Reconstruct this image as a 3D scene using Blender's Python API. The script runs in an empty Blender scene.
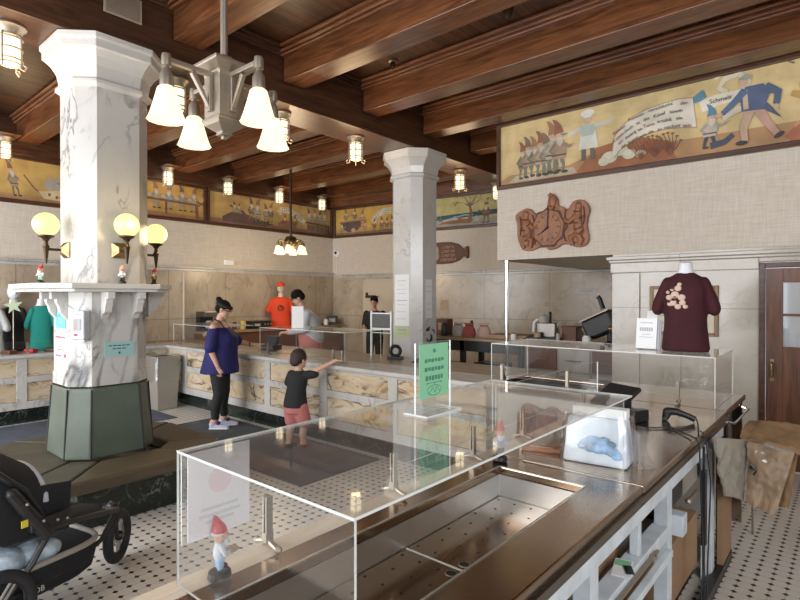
import bpy, bmesh, math, random
from mathutils import Vector, Matrix
random.seed(7)
C = bpy.context.scene.collection
PI = math.pi

# ------------------------------------------------------------------ helpers
class MB:
    def __init__(s):
        s.bm = bmesh.new(); s.col = None
    def _f(s, vs, mi=0):
        try:
            f = s.bm.faces.new(vs); f.material_index = mi; return f
        except ValueError:
            return None
    def box(s, x0, y0, z0, x1, y1, z1, mi=0, M=None):
        P = [Vector((x, y, z)) for z in (z0, z1) for y in (y0, y1) for x in (x0, x1)]
        if M is not None: P = [M @ p for p in P]
        v = [s.bm.verts.new(p) for p in P]
        for q in ((0,2,3,1),(4,5,7,6),(0,1,5,4),(2,6,7,3),(1,3,7,5),(0,4,6,2)):
            s._f([v[i] for i in q], mi)
        return s
    def prism(s, pts, z0, z1, mi=0, top=None, M=None, topmi=None):
        """pts: ccw xy; top: other ring for the top"""
        top = top or pts; n = len(pts)
        A = [Vector((p[0], p[1], z0)) for p in pts]; B = [Vector((p[0], p[1], z1)) for p in top]
        if M is not None: A = [M @ p for p in A]; B = [M @ p for p in B]
        a = [s.bm.verts.new(p) for p in A]; b = [s.bm.verts.new(p) for p in B]
        s._f(a[::-1], mi); s._f(b, mi if topmi is None else topmi)
        for i in range(n):
            j = (i+1) % n; s._f([a[i], a[j], b[j], b[i]], mi)
        return s
    def rings(s, rings, mi=0, cap=True):
        """loft a list of rings of equal length (Vectors)"""
        R = [[s.bm.verts.new(p) for p in r] for r in rings]; n = len(R[0])
        for k in range(len(R)-1):
            for i in range(n):
                j = (i+1) % n; s._f([R[k][i], R[k][j], R[k+1][j], R[k+1][i]], mi)
        if cap: s._f(R[0][::-1], mi); s._f(R[-1], mi)
        return s
    def lathe(s, prof, c=(0,0,0), n=20, mi=0, cap=True, M=None):
        rs = []
        for r, z in prof:
            ring = [Vector((c[0]+max(r,1e-4)*math.cos(2*PI*i/n), c[1]+max(r,1e-4)*math.sin(2*PI*i/n), c[2]+z)) for i in range(n)]
            if M is not None: ring = [M @ p for p in ring]
            rs.append(ring)
        return s.rings(rs, mi, cap)
    def tube(s, pts, r, n=8, mi=0, closed=False):
        pts = [Vector(p) for p in pts]; m = len(pts)
        rr = r if isinstance(r, (list, tuple)) else [r]*m
        rs = []; prev = None
        for i, p in enumerate(pts):
            if closed: t = pts[(i+1) % m] - pts[i-1]
            else: t = (pts[min(i+1, m-1)] - pts[max(i-1, 0)])
            t = t.normalized() if t.length > 1e-9 else Vector((0,0,1))
            if prev is None:
                u = t.cross(Vector((0,0,1)))
                if u.length < .05: u = t.cross(Vector((1,0,0)))
            else:
                u = prev - t*prev.dot(t)
                if u.length < 1e-5: u = t.cross(Vector((0,0,1)))
            u.normalize(); prev = u; w = t.cross(u)
            rs.append([p + (u*math.cos(2*PI*k/n) + w*math.sin(2*PI*k/n))*rr[i] for k in range(n)])
        if closed:
            rs.append(rs[0]); return s.rings(rs, mi, False)
        return s.rings(rs, mi, True)
    def ball(s, c, r, n=16, m=10, mi=0, M=None):
        if not isinstance(r, (tuple, list)): r = (r, r, r)
        rs = []
        for k in range(m+1):
            a = -PI/2 + PI*k/m; cr = max(math.cos(a), 1e-3)
            ring = [Vector((c[0]+r[0]*cr*math.cos(2*PI*i/n), c[1]+r[1]*cr*math.sin(2*PI*i/n), c[2]+r[2]*math.sin(a))) for i in range(n)]
            if M is not None: ring = [M @ p for p in ring]
            rs.append(ring)
        return s.rings(rs, mi, True)
    def limb(s, p, q, r0, r1, n=12, mi=0):
        """tapered capsule"""
        p, q = Vector(p), Vector(q); t = (q-p)
        t = t.normalized() if t.length > 1e-6 else Vector((0,0,1))
        u = t.cross(Vector((0,0,1)))
        if u.length < .05: u = t.cross(Vector((1,0,0)))
        u.normalize(); w = t.cross(u); rs = []
        for a in (-85,-55,-25,0): rs.append((p+t*(r0*math.sin(math.radians(a))), r0*math.cos(math.radians(a))))
        for a in (0,25,55,85): rs.append((q+t*(r1*math.sin(math.radians(a))), r1*math.cos(math.radians(a))))
        return s.rings([[c+(u*math.cos(2*PI*k/n)+w*math.sin(2*PI*k/n))*r for k in range(n)] for c, r in rs], mi, True)
    def stack(s, secs, n=20, mi=0, pw=2.0):
        """elliptic sections (cx,cy,z,rx,ry)"""
        rs = []
        for cx, cy, z, rx, ry in secs:
            ring = []
            for i in range(n):
                a = 2*PI*i/n; ca, sa = math.cos(a), math.sin(a)
                ring.append(Vector((cx+rx*math.copysign(abs(ca)**(2/pw), ca), cy+ry*math.copysign(abs(sa)**(2/pw), sa), z)))
            rs.append(ring)
        return s.rings(rs, mi, True)
    def face(s, pts, mi=0, col=None):
        f = s._f([s.bm.verts.new(p) for p in pts], mi)
        if f and col is not None:
            if s.col is None: s.col = s.bm.loops.layers.float_color.new('Col')
            for l in f.loops: l[s.col] = (*col, 1)
        return f
    def build(s, name, mats, parent=None, loc=(0,0,0), rotz=0, bevel=0, smooth=False, subsurf=0, seg=2):
        if not isinstance(mats, (list, tuple)): mats = [mats]
        bmesh.ops.recalc_face_normals(s.bm, faces=s.bm.faces[:]) if s.col is None else None
        me = bpy.data.meshes.new(name); s.bm.to_mesh(me); s.bm.free()
        o = bpy.data.objects.new(name, me); C.objects.link(o)
        for m in mats: me.materials.append(m)
        o.location = loc; o.rotation_euler = (0, 0, rotz)
        if parent: o.parent = parent
        if smooth:
            for p in me.polygons: p.use_smooth = True
        if bevel:
            b = o.modifiers.new('b', 'BEVEL'); b.width = bevel; b.segments = seg; b.limit_method = 'ANGLE'; b.angle_limit = math.radians(40)
            if not smooth:
                for p in me.polygons: p.use_smooth = False
        if subsurf:
            b = o.modifiers.new('s', 'SUBSURF'); b.levels = b.render_levels = subsurf
        if smooth:
            try:
                me.set_sharp_from_angle(angle=math.radians(45))
            except Exception: pass
        return o

def thing(name, label, cat, loc=(0,0,0), rotz=0, group=None):
    o = bpy.data.objects.new(name, None); C.objects.link(o)
    o.location = loc; o.rotation_euler = (0, 0, rotz); o.empty_display_size = .05
    o['label'] = label; o['category'] = cat
    if group: o['group'] = group
    return o
def tag(o, label, cat, group=None):
    o['label'] = label; o['category'] = cat
    if group: o['group'] = group
    return o
def struct(o):
    o['kind'] = 'structure'; return o
def kids(o): return [c for c in bpy.data.objects if c.parent == o]
def dup(root, loc, rotz=None, label=None, group=None):
    def cp(o, par):
        c = o.copy(); C.objects.link(c)
        if par: c.parent = par
        for ch in kids(o): cp(ch, c)
        return c
    r = cp(root, None); r.location = loc
    if rotz is not None: r.rotation_euler = (0, 0, rotz)
    if label: r['label'] = label
    if group: r['group'] = group
    return r
def remesh(mb, voxel, smooth=6):
    """union of the pieces as one continuous surface; returns a mesh"""
    me = bpy.data.meshes.new('tmp'); mb.bm.normal_update()
    bmesh.ops.recalc_face_normals(mb.bm, faces=mb.bm.faces[:])
    mb.bm.to_mesh(me); mb.bm.free()
    o = bpy.data.objects.new('tmp', me); C.objects.link(o)
    r = o.modifiers.new('r', 'REMESH'); r.mode = 'VOXEL'; r.voxel_size = voxel
    if smooth:
        k = o.modifiers.new('k', 'SMOOTH'); k.factor = .5; k.iterations = smooth
    dg = bpy.context.evaluated_depsgraph_get(); dg.update()
    out = bpy.data.meshes.new_from_object(o.evaluated_get(dg))
    bpy.data.objects.remove(o); bpy.data.meshes.remove(me)
    for p in out.polygons: p.use_smooth = True
    return out
def mesh_obj(name, me, mats, parent=None, loc=(0,0,0), rotz=0):
    me.name = name
    me.materials.clear()
    for m in (mats if isinstance(mats, (list, tuple)) else [mats]): me.materials.append(m)
    o = bpy.data.objects.new(name, me); C.objects.link(o); o.location = loc; o.rotation_euler = (0, 0, rotz)
    if parent: o.parent = parent
    return o
def text_obj(body, size, mat, parent, loc, rot, name='lettering', align='CENTER', extrude=.0006, shear=0):
    cu = bpy.data.curves.new('t', 'FONT'); cu.body = body; cu.size = size; cu.align_x = align; cu.extrude = extrude; cu.resolution_u = 2; cu.shear = shear
    o = bpy.data.objects.new('t', cu); C.objects.link(o)
    dg = bpy.context.evaluated_depsgraph_get(); dg.update()
    me = bpy.data.meshes.new_from_object(o.evaluated_get(dg)); bpy.data.objects.remove(o)
    t = mesh_obj(name, me, mat, parent, loc); t.rotation_euler = rot
    return t
def octo(w, c, cx=0, cy=0):
    a = w-c
    return [(cx+x, cy+y) for x, y in ((w,-a),(w,a),(a,w),(-a,w),(-w,a),(-w,-a),(-a,-w),(a,-w))]
def ring_slab(mb, o, i, z0, z1, mi=0):
    """rectangular slab with a rectangular hole; o,i = (x0,y0,x1,y1)"""
    def r(q, z): return [mb.bm.verts.new(p) for p in ((q[0],q[1],z),(q[2],q[1],z),(q[2],q[3],z),(q[0],q[3],z))]
    a, b, c, d = r(o,z0), r(o,z1), r(i,z0), r(i,z1)
    for k in range(4):
        j = (k+1) % 4
        mb._f([b[k],b[j],d[j],d[k]], mi); mb._f([a[j],a[k],c[k],c[j]], mi)
        mb._f([a[k],a[j],b[j],b[k]], mi); mb._f([c[j],c[k],d[k],d[j]], mi)

# ------------------------------------------------------------------ materials
def new_mat(name):
    m = bpy.data.materials.new(name); m.use_nodes = True
    nt = m.node_tree; return m, nt, nt.nodes, nt.links, nt.nodes['Principled BSDF']
def basic(name, col, rough=.5, metal=0, spec=.5, emit=None, es=0, var=0, vscale=8, bump=0, bscale=60, trans=0, coat=0):
    m, nt, N, L, b = new_mat(name)
    b.inputs['Base Color'].default_value = (*col, 1); b.inputs['Roughness'].default_value = rough
    b.inputs['Metallic'].default_value = metal; b.inputs['Specular IOR Level'].default_value = spec
    if coat: b.inputs['Coat Weight'].default_value = coat
    if trans: b.inputs['Transmission Weight'].default_value = trans
    if emit: b.inputs['Emission Color'].default_value = (*emit, 1); b.inputs['Emission Strength'].default_value = es
    if var or bump:
        tc = N.new('ShaderNodeTexCoord')
    if var:
        n = N.new('ShaderNodeTexNoise'); n.inputs['Scale'].default_value = vscale; n.inputs['Detail'].default_value = 4
        L.new(tc.outputs['Object'], n.inputs['Vector'])
        r = N.new('ShaderNodeValToRGB')
        r.color_ramp.elements[0].position = .3; r.color_ramp.elements[1].position = .7
        r.color_ramp.elements[0].color = (*[max(0, x*(1-var)) for x in col], 1); r.color_ramp.elements[1].color = (*[min(1, x*(1+var)) for x in col], 1)
        L.new(n.outputs['Fac'], r.inputs['Fac']); L.new(r.outputs['Color'], b.inputs['Base Color'])
    if bump:
        n = N.new('ShaderNodeTexNoise'); n.inputs['Scale'].default_value = bscale; n.inputs['Detail'].default_value = 3
        L.new(tc.outputs['Object'], n.inputs['Vector'])
        bp = N.new('ShaderNodeBump'); bp.inputs['Strength'].default_value = bump; bp.inputs['Distance'].default_value = .01
        L.new(n.outputs['Fac'], bp.inputs['Height']); L.new(bp.outputs['Normal'], b.inputs['Normal'])
    return m
def marble(name, base, cloud, vein, vs=2.0, width=.03, rough=.2, amount=1.0, stretch=(1,1,1), rot=(0,0,0), vein2=None, cs=1.5):
    m, nt, N, L, b = new_mat(name)
    tc = N.new('ShaderNodeTexCoord'); mp = N.new('ShaderNodeMapping'); mp.inputs['Scale'].default_value = stretch; mp.inputs['Rotation'].default_value = rot
    L.new(tc.outputs['Object'], mp.inputs['Vector'])
    cl = N.new('ShaderNodeTexNoise'); cl.inputs['Scale'].default_value = cs; cl.inputs['Detail'].default_value = 6
    L.new(mp.outputs['Vector'], cl.inputs['Vector'])
    cr = N.new('ShaderNodeValToRGB'); cr.color_ramp.elements[0].position = .35; cr.color_ramp.elements[1].position = .65
    cr.color_ramp.elements[0].color = (*cloud, 1); cr.color_ramp.elements[1].color = (*base, 1)
    L.new(cl.outputs['Fac'], cr.inputs['Fac'])
    last = cr.outputs['Color']
    for k, (sc, wd, vc, am) in enumerate(((vs, width, vein, amount), (vs*2.3, width*.6, vein2 or vein, amount*.7))):
        n = N.new('ShaderNodeTexNoise'); n.inputs['Scale'].default_value = sc; n.inputs['Detail'].default_value = 5; n.inputs['Distortion'].default_value = .8
        ad = N.new('ShaderNodeVectorMath'); ad.operation = 'ADD'; ad.inputs[1].default_value = (3.1*k, 7.7*k, 1.3*k)
        L.new(mp.outputs['Vector'], ad.inputs[0]); L.new(ad.outputs[0], n.inputs['Vector'])
        s1 = N.new('ShaderNodeMath'); s1.operation = 'SUBTRACT'; s1.inputs[1].default_value = .5; L.new(n.outputs['Fac'], s1.inputs[0])
        s2 = N.new('ShaderNodeMath'); s2.operation = 'ABSOLUTE'; L.new(s1.outputs[0], s2.inputs[0])
        mr = N.new('ShaderNodeMapRange'); mr.inputs['From Min'].default_value = 0; mr.inputs['From Max'].default_value = wd
        mr.inputs['To Min'].default_value = 1; mr.inputs['To Max'].default_value = 0
        L.new(s2.outputs[0], mr.inputs['Value'])
        g = N.new('ShaderNodeTexNoise'); g.inputs['Scale'].default_value = sc*.8; L.new(ad.outputs[0], g.inputs['Vector'])
        gr = N.new('ShaderNodeMapRange'); gr.inputs['From Min'].default_value = .45; gr.inputs['From Max'].default_value = .6; gr.inputs['To Max'].default_value = am
        L.new(g.outputs['Fac'], gr.inputs['Value'])
        mu = N.new('ShaderNodeMath'); mu.operation = 'MULTIPLY'; L.new(mr.outputs[0], mu.inputs[0]); L.new(gr.outputs[0], mu.inputs[1])
        mx = N.new('ShaderNodeMixRGB'); mx.inputs['Color2'].default_value = (*vc, 1)
        L.new(mu.outputs[0], mx.inputs['Fac']); L.new(last, mx.inputs['Color1']); last = mx.outputs['Color']
    L.new(last, b.inputs['Base Color']); b.inputs['Roughness'].default_value = rough
    m['last'] = 1
    return m
def joints(m, w, h, col, off=.5, size=.004, axis='XZ', mix=.6):
    """thin slab joints over a marble"""
    nt = m.node_tree; N, L = nt.nodes, nt.links; b = N['Principled BSDF']
    src = b.inputs['Base Color'].links[0].from_socket
    tc = N.new('ShaderNodeTexCoord'); sp = N.new('ShaderNodeSeparateXYZ'); cb = N.new('ShaderNodeCombineXYZ')
    L.new(tc.outputs['Object'], sp.inputs[0])
    L.new(sp.outputs[axis[0]], cb.inputs['X']); L.new(sp.outputs[axis[1]], cb.inputs['Y'])
    br = N.new('ShaderNodeTexBrick'); br.offset = off; br.inputs['Scale'].default_value = 1
    br.inputs['Brick Width'].default_value = w; br.inputs['Row Height'].default_value = h; br.inputs['Mortar Size'].default_value = size; br.inputs['Mortar Smooth'].default_value = 0
    L.new(cb.outputs[0], br.inputs['Vector'])
    mu = N.new('ShaderNodeMath'); mu.operation = 'MULTIPLY'; mu.inputs[1].default_value = mix; L.new(br.outputs['Fac'], mu.inputs[0])
    mx = N.new('ShaderNodeMixRGB'); mx.inputs['Color2'].default_value = (*col, 1)
    L.new(mu.outputs[0], mx.inputs['Fac']); L.new(src, mx.inputs['Color1']); L.new(mx.outputs['Color'], b.inputs['Base Color'])
    return m
def wood(name, dark, light, axis='X', rough=.35, scale=1.0, coat=.3, plank=None):
    m, nt, N, L, b = new_mat(name)
    tc = N.new('ShaderNodeTexCoord'); mp = N.new('ShaderNodeMapping')
    mp.inputs['Scale'].default_value = {'X': (1.2,14,14), 'Y': (14,1.2,14), 'Z': (14,14,1.2)}[axis]
    L.new(tc.outputs['Object'], mp.inputs['Vector'])
    n = N.new('ShaderNodeTexNoise'); n.inputs['Scale'].default_value = 1.6*scale; n.inputs['Detail'].default_value = 8; n.inputs['Distortion'].default_value = 1.2
    L.new(mp.outputs['Vector'], n.inputs['Vector'])
    r = N.new('ShaderNodeValToRGB'); r.color_ramp.elements[0].position = .32; r.color_ramp.elements[1].position = .72
    r.color_ramp.elements[0].color = (*dark, 1); r.color_ramp.elements[1].color = (*light, 1)
    L.new(n.outputs['Fac'], r.inputs['Fac']); last = r.outputs['Color']
    if plank:
        pw, paxis, gap = plank
        sp = N.new('ShaderNodeSeparateXYZ'); L.new(tc.outputs['Object'], sp.inputs[0])
        d = N.new('ShaderNodeMath'); d.operation = 'DIVIDE'; d.inputs[1].default_value = pw; L.new(sp.outputs[paxis], d.inputs[0])
        f = N.new('ShaderNodeMath'); f.operation = 'FRACT'; L.new(d.outputs[0], f.inputs[0])
        lt = N.new('ShaderNodeMath'); lt.operation = 'LESS_THAN'; lt.inputs[1].default_value = gap; L.new(f.outputs[0], lt.inputs[0])
        fl = N.new('ShaderNodeMath'); fl.operation = 'FLOOR'; L.new(d.outputs[0], fl.inputs[0])
        wn = N.new('ShaderNodeTexWhiteNoise'); wn.noise_dimensions = '1D'; L.new(fl.outputs[0], wn.inputs['W'])
        mr = N.new('ShaderNodeMapRange'); mr.inputs['To Min'].default_value = .7; mr.inputs['To Max'].default_value = 1.25; L.new(wn.outputs['Value'], mr.inputs['Value'])
        ml = N.new('ShaderNodeVectorMath'); ml.operation = 'SCALE'; L.new(last, ml.inputs[0]); L.new(mr.outputs[0], ml.inputs['Scale'])
        mx = N.new('ShaderNodeMixRGB'); mx.inputs['Color2'].default_value = (.012,.006,.004,1); L.new(lt.outputs[0], mx.inputs['Fac']); L.new(ml.outputs[0], mx.inputs['Color1'])
        last = mx.outputs['Color']
    L.new(last, b.inputs['Base Color']); b.inputs['Roughness'].default_value = rough; b.inputs['Coat Weight'].default_value = coat; b.inputs['Coat Roughness'].default_value = .25
    return m
def clear(name, tint=(1,1,1), rough=0, k=1.0, ior=1.5, haze=0):
    """thin clear sheet: see-through with the reflection of glass"""
    m, nt, N, L, b = new_mat(name); N.remove(b)
    out = N['Material Output']
    t = N.new('ShaderNodeBsdfTransparent'); t.inputs['Color'].default_value = (*tint, 1)
    g = N.new('ShaderNodeBsdfGlossy'); g.inputs['Roughness'].default_value = rough; g.inputs['Color'].default_value = (1,1,1,1)
    fr = N.new('ShaderNodeFresnel'); fr.inputs['IOR'].default_value = ior
    gm = N.new('ShaderNodeNewGeometry')
    # same reflection from both sides of the sheet
    mi = N.new('ShaderNodeMixRGB'); 
    lw = N.new('ShaderNodeLayerWeight'); lw.inputs['Blend'].default_value = .5
    p = N.new('ShaderNodeMath'); p.operation = 'POWER'; p.inputs[1].default_value = 4.5; L.new(lw.outputs['Facing'], p.inputs[0])
    a = N.new('ShaderNodeMath'); a.operation = 'MULTIPLY_ADD'; a.inputs[1].default_value = .85*k; a.inputs[2].default_value = .04*k; L.new(p.outputs[0], a.inputs[0])
    N.remove(fr); N.remove(gm); N.remove(mi)
    mx = N.new('ShaderNodeMixShader'); L.new(a.outputs[0], mx.inputs['Fac']); L.new(t.outputs[0], mx.inputs[1]); L.new(g.outputs[0], mx.inputs[2])
    if haze:
        df = N.new('ShaderNodeBsdfDiffuse'); df.inputs['Color'].default_value = (.8,.8,.8,1)
        m3 = N.new('ShaderNodeMixShader'); m3.inputs['Fac'].default_value = haze
        L.new(mx.outputs[0], m3.inputs[1]); L.new(df.outputs[0], m3.inputs[2]); mx = m3
    L.new(mx.outputs[0], out.inputs['Surface'])
    return m
def steel(name, col=(.55,.54,.52), rough=.28, axis='Y'):
    m, nt, N, L, b = new_mat(name)
    b.inputs['Base Color'].default_value = (*col, 1); b.inputs['Metallic'].default_value = 1
    tc = N.new('ShaderNodeTexCoord'); mp = N.new('ShaderNodeMapping')
    mp.inputs['Scale'].default_value = {'X': (2,120,120), 'Y': (120,2,120), 'Z': (90,90,2)}[axis]; L.new(tc.outputs['Object'], mp.inputs['Vector'])
    n = N.new('ShaderNodeTexNoise'); n.inputs['Scale'].default_value = 1.5; n.inputs['Detail'].default_value = 3; L.new(mp.outputs['Vector'], n.inputs['Vector'])
    n2 = N.new('ShaderNodeTexNoise'); n2.inputs['Scale'].default_value = 5; L.new(tc.outputs['Object'], n2.inputs['Vector'])
    ad = N.new('ShaderNodeMath'); ad.operation = 'ADD'; L.new(n.outputs['Fac'], ad.inputs[0]); L.new(n2.outputs['Fac'], ad.inputs[1])
    mr = N.new('ShaderNodeMapRange'); mr.inputs['From Max'].default_value = 2; mr.inputs['To Min'].default_value = rough*.7; mr.inputs['To Max'].default_value = rough*1.3
    L.new(ad.outputs[0], mr.inputs['Value']); L.new(mr.outputs[0], b.inputs['Roughness'])
    return m
def paint_mat(name, rough=.6):
    m, nt, N, L, b = new_mat(name)
    a = N.new('ShaderNodeVertexColor'); a.layer_name = 'Col'
    tc = N.new('ShaderNodeTexCoord'); n = N.new('ShaderNodeTexNoise'); n.inputs['Scale'].default_value = 3.5; n.inputs['Detail'].default_value = 6
    L.new(tc.outputs['Object'], n.inputs['Vector'])
    mr = N.new('ShaderNodeMapRange'); mr.inputs['From Min'].default_value = .3; mr.inputs['From Max'].default_value = .7; mr.inputs['To Min'].default_value = .72; mr.inputs['To Max'].default_value = 1.15
    L.new(n.outputs['Fac'], mr.inputs['Value'])
    ml = N.new('ShaderNodeVectorMath'); ml.operation = 'SCALE'; L.new(a.outputs['Color'], ml.inputs[0]); L.new(mr.outputs[0], ml.inputs['Scale'])
    L.new(ml.outputs[0], b.inputs['Base Color']); b.inputs['Roughness'].default_value = rough
    return m
def floor_mat():
    m, nt, N, L, b = new_mat('mosaic_tile')
    tc = N.new('ShaderNodeTexCoord'); sp = N.new('ShaderNodeSeparateXYZ'); L.new(tc.outputs['Object'], sp.inputs[0])
    S = .0765
    def fr(sock, off=0):
        d = N.new('ShaderNodeMath'); d.operation = 'MULTIPLY_ADD'; d.inputs[1].default_value = 1/S; d.inputs[2].default_value = off; L.new(sock, d.inputs[0])
        f = N.new('ShaderNodeMath'); f.operation = 'FRACT'; L.new(d.outputs[0], f.inputs[0])
        c = N.new('ShaderNodeMath'); c.operation = 'SUBTRACT'; c.inputs[1].default_value = .5; L.new(f.outputs[0], c.inputs[0])
        a = N.new('ShaderNodeMath'); a.operation = 'ABSOLUTE'; L.new(c.outputs[0], a.inputs[0]); return a.outputs[0]
    ax, ay = fr(sp.outputs['X'], .32), fr(sp.outputs['Y'], .18)
    s = N.new('ShaderNodeMath'); s.operation = 'ADD'; L.new(ax, s.inputs[0]); L.new(ay, s.inputs[1])
    dot = N.new('ShaderNodeMath'); dot.operation = 'LESS_THAN'; dot.inputs[1].default_value = .235; L.new(s.outputs[0], dot.inputs[0])
    # grout: lines between the octagons
    mxx = N.new('ShaderNodeMath'); mxx.operation = 'MINIMUM'; L.new(ax, mxx.inputs[0]); L.new(ay, mxx.inputs[1])
    g1 = N.new('ShaderNodeMath'); g1.operation = 'LESS_THAN'; g1.inputs[1].default_value = .02; L.new(mxx.outputs[0], g1.inputs[0])
    n = N.new('ShaderNodeTexNoise'); n.inputs['Scale'].default_value = .9; n.inputs['Detail'].default_value = 5; L.new(tc.outputs['Object'], n.inputs['Vector'])
    r = N.new('ShaderNodeValToRGB'); r.color_ramp.elements[0].position = .3; r.color_ramp.elements[1].position = .65
    r.color_ramp.elements[0].color = (.66,.60,.52,1); r.color_ramp.elements[1].color = (.80,.76,.69,1); L.new(n.outputs['Fac'], r.inputs['Fac'])
    m1 = N.new('ShaderNodeMixRGB'); m1.inputs['Color2'].default_value = (.50,.44,.36,1); L.new(g1.outputs[0], m1.inputs['Fac']); L.new(r.outputs['Color'], m1.inputs['Color1'])
    m2 = N.new('ShaderNodeMixRGB'); m2.inputs['Color2'].default_value = (.018,.02,.022,1); L.new(dot.outputs[0], m2.inputs['Fac']); L.new(m1.outputs['Color'], m2.inputs['Color1'])
    L.new(m2.outputs['Color'], b.inputs['Base Color']); b.inputs['Roughness'].default_value = .32
    return m
def plaster_mat():
    m, nt, N, L, b = new_mat('woven_plaster')
    tc = N.new('ShaderNodeTexCoord'); outs = []
    for sc in ((6,6,120),(120,120,6)):
        mp = N.new('ShaderNodeMapping'); mp.inputs['Scale'].default_value = sc; L.new(tc.outputs['Object'], mp.inputs['Vector'])
        n = N.new('ShaderNodeTexNoise'); n.inputs['Scale'].default_value = .8; n.inputs['Detail'].default_value = 3; L.new(mp.outputs['Vector'], n.inputs['Vector']); outs.append(n.outputs['Fac'])
    ad = N.new('ShaderNodeMath'); ad.operation = 'ADD'; L.new(outs[0], ad.inputs[0]); L.new(outs[1], ad.inputs[1])
    mr = N.new('ShaderNodeMapRange'); mr.inputs['From Min'].default_value = .7; mr.inputs['From Max'].default_value = 1.3; L.new(ad.outputs[0], mr.inputs['Value'])
    r = N.new('ShaderNodeValToRGB'); r.color_ramp.elements[0].color = (.56,.485,.395,1); r.color_ramp.elements[1].color = (.70,.63,.535,1); L.new(mr.outputs[0], r.inputs['Fac'])
    L.new(r.outputs['Color'], b.inputs['Base Color']); b.inputs['Roughness'].default_value = .75
    bp = N.new('ShaderNodeBump'); bp.inputs['Strength'].default_value = .25; bp.inputs['Distance'].default_value = .004; L.new(ad.outputs[0], bp.inputs['Height']); L.new(bp.outputs['Normal'], b.inputs['Normal'])
    return m

M_floor = floor_mat()
M_plaster = plaster_mat()
M_marb = marble('white_marble', (.56,.54,.505), (.45,.44,.42), (.075,.075,.08), vs=1.7, width=.042, amount=1.0, rough=.2, stretch=(1,1,.5), rot=(.35,.2,0))
M_marb2 = marble('pale_marble', (.63,.61,.57), (.53,.51,.48), (.25,.23,.22), vs=2.5, width=.015, amount=.5, rough=.22)
M_cap = marble('frame_marble', (.55,.535,.50), (.42,.405,.38), (.24,.225,.21), vs=3, width=.03, amount=.7, rough=.25)
M_inset = marble('inset_marble', (.62,.53,.40), (.52,.39,.245), (.07,.045,.025), vs=2.6, width=.05, amount=1.0, rough=.2, stretch=(.8,.8,2.0), rot=(.5,.6,.3), vein2=(.36,.20,.06), cs=3)
M_verde = marble('dark_green_marble', (.010,.014,.012), (.016,.024,.020), (.25,.29,.26), vs=4, width=.012, amount=.7, rough=.2)
M_dado = joints(marble('dado_left', (.48,.40,.30), (.36,.29,.21), (.22,.16,.11), vs=5, width=.05, amount=.6, rough=.28, stretch=(1,1,.5), cs=2.2), 1.15, 1.28, (.10,.08,.06), off=0, axis='YZ', size=.006)
M_dado_b = joints(marble('dado_back', (.50,.42,.32), (.40,.33,.24), (.24,.18,.12), vs=3.5, width=.04, amount=.6, rough=.25, cs=2), 1.3, 1.25, (.12,.1,.08), off=0, axis='XZ', size=.006)
M_dado_r = joints(marble('dado_right', (.56,.52,.45), (.47,.42,.35), (.36,.30,.24), vs=3, width=.03, amount=.5, rough=.16, cs=1.8), 1.42, 1.56, (.22,.19,.16), off=0, axis='XZ', size=.005)
M_ceil = wood('ceiling_planks', (.062,.026,.012), (.15,.066,.030), 'Y', rough=.4, plank=(.115,'X',.07))
M_beam = wood('oak_beam', (.075,.024,.009), (.235,.088,.031), 'X', rough=.33)
M_girder = wood('oak_girder', (.035,.014,.007), (.10,.041,.018), 'Y', rough=.35)
M_molding = wood('oak_molding', (.20,.075,.035), (.42,.18,.09), 'X', rough=.3)  # brighter, pinker than the beams: molding highlights put into the colour
M_frame = wood('mural_frame_wood', (.05,.018,.008), (.11,.042,.02), 'X', rough=.35)
M_door = wood('door_oak', (.085,.030,.014), (.19,.072,.034), 'Z', rough=.38)
M_trimwood = wood('counter_edge_wood', (.55,.45,.34), (.70,.60,.48), 'Y', rough=.4, coat=.1)
M_table = wood('brown_table', (.20,.13,.07), (.32,.22,.13), 'X', rough=.35)
M_steel = steel('brushed_steel', (.40,.31,.235), .19)  # brown tint puts the wooden ceiling's reflection into the steel colour
M_steel2 = steel('brushed_steel_basin', (.72,.74,.75), .34, 'Z')
M_steeldark = steel('dark_steel', (.22,.20,.18), .3)
M_chrome = basic('chrome', (.78,.78,.78), .12, 1)
M_nickel = basic('brushed_nickel', (.36,.31,.25), .42, .75)
M_brass = basic('antique_brass', (.30,.22,.11), .4, 1, var=.3, vscale=20)
M_bronze = basic('dark_bronze', (.06,.04,.025), .4, .8)
M_white = basic('white_paint', (.58,.62,.65), .5, var=.14, vscale=9, bump=.06, bscale=30)
M_paper = basic('white_card', (.80,.80,.79), .7)
M_black = basic('black_plastic', (.015,.015,.016), .4)
M_rubber = basic('black_rubber', (.02,.02,.022), .7, bump=.1)
M_fabricblk = basic('black_canvas', (.014,.015,.018), .85, bump=.4, bscale=300)
M_green = basic('green_leather', (.085,.105,.078), .42, var=.18, vscale=3, bump=.12, bscale=14)
M_olive = basic('olive_leather', (.072,.066,.043), .48, var=.22, vscale=4, bump=.12, bscale=14)
M_olivedk = basic('olive_leather_brown', (.085,.062,.036), .48, var=.22, vscale=4, bump=.12, bscale=14)  # browner leather for three of the cushions
M_mat = basic('grey_mat', (.082,.088,.10), .8, var=.25, vscale=6, bump=.3, bscale=80)
M_matb = basic('blue_grey_mat', (.085,.10,.135), .8, var=.2, vscale=6, bump=.3, bscale=80)
M_glass = clear('clear_acrylic', (.97,.98,.975), .03, .9, haze=.028)
M_glassv = clear('clear_acrylic_upright', (.98,.985,.98), .02, .36, haze=.006)
M_edge = basic('acrylic_edge', (.62,.64,.61), .3)
M_glow = basic('opal_globe', (.25,.22,.08), .3, emit=(1,.88,.33), es=.95)
M_shade = basic('frosted_shade', (.30,.24,.16), .4, emit=(1,.83,.52), es=1.15)
M_lant = basic('lantern_glass', (.9,.85,.7), .3, emit=(1,.84,.52), es=1.05)
M_paint = paint_mat('oil_paint')
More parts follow.
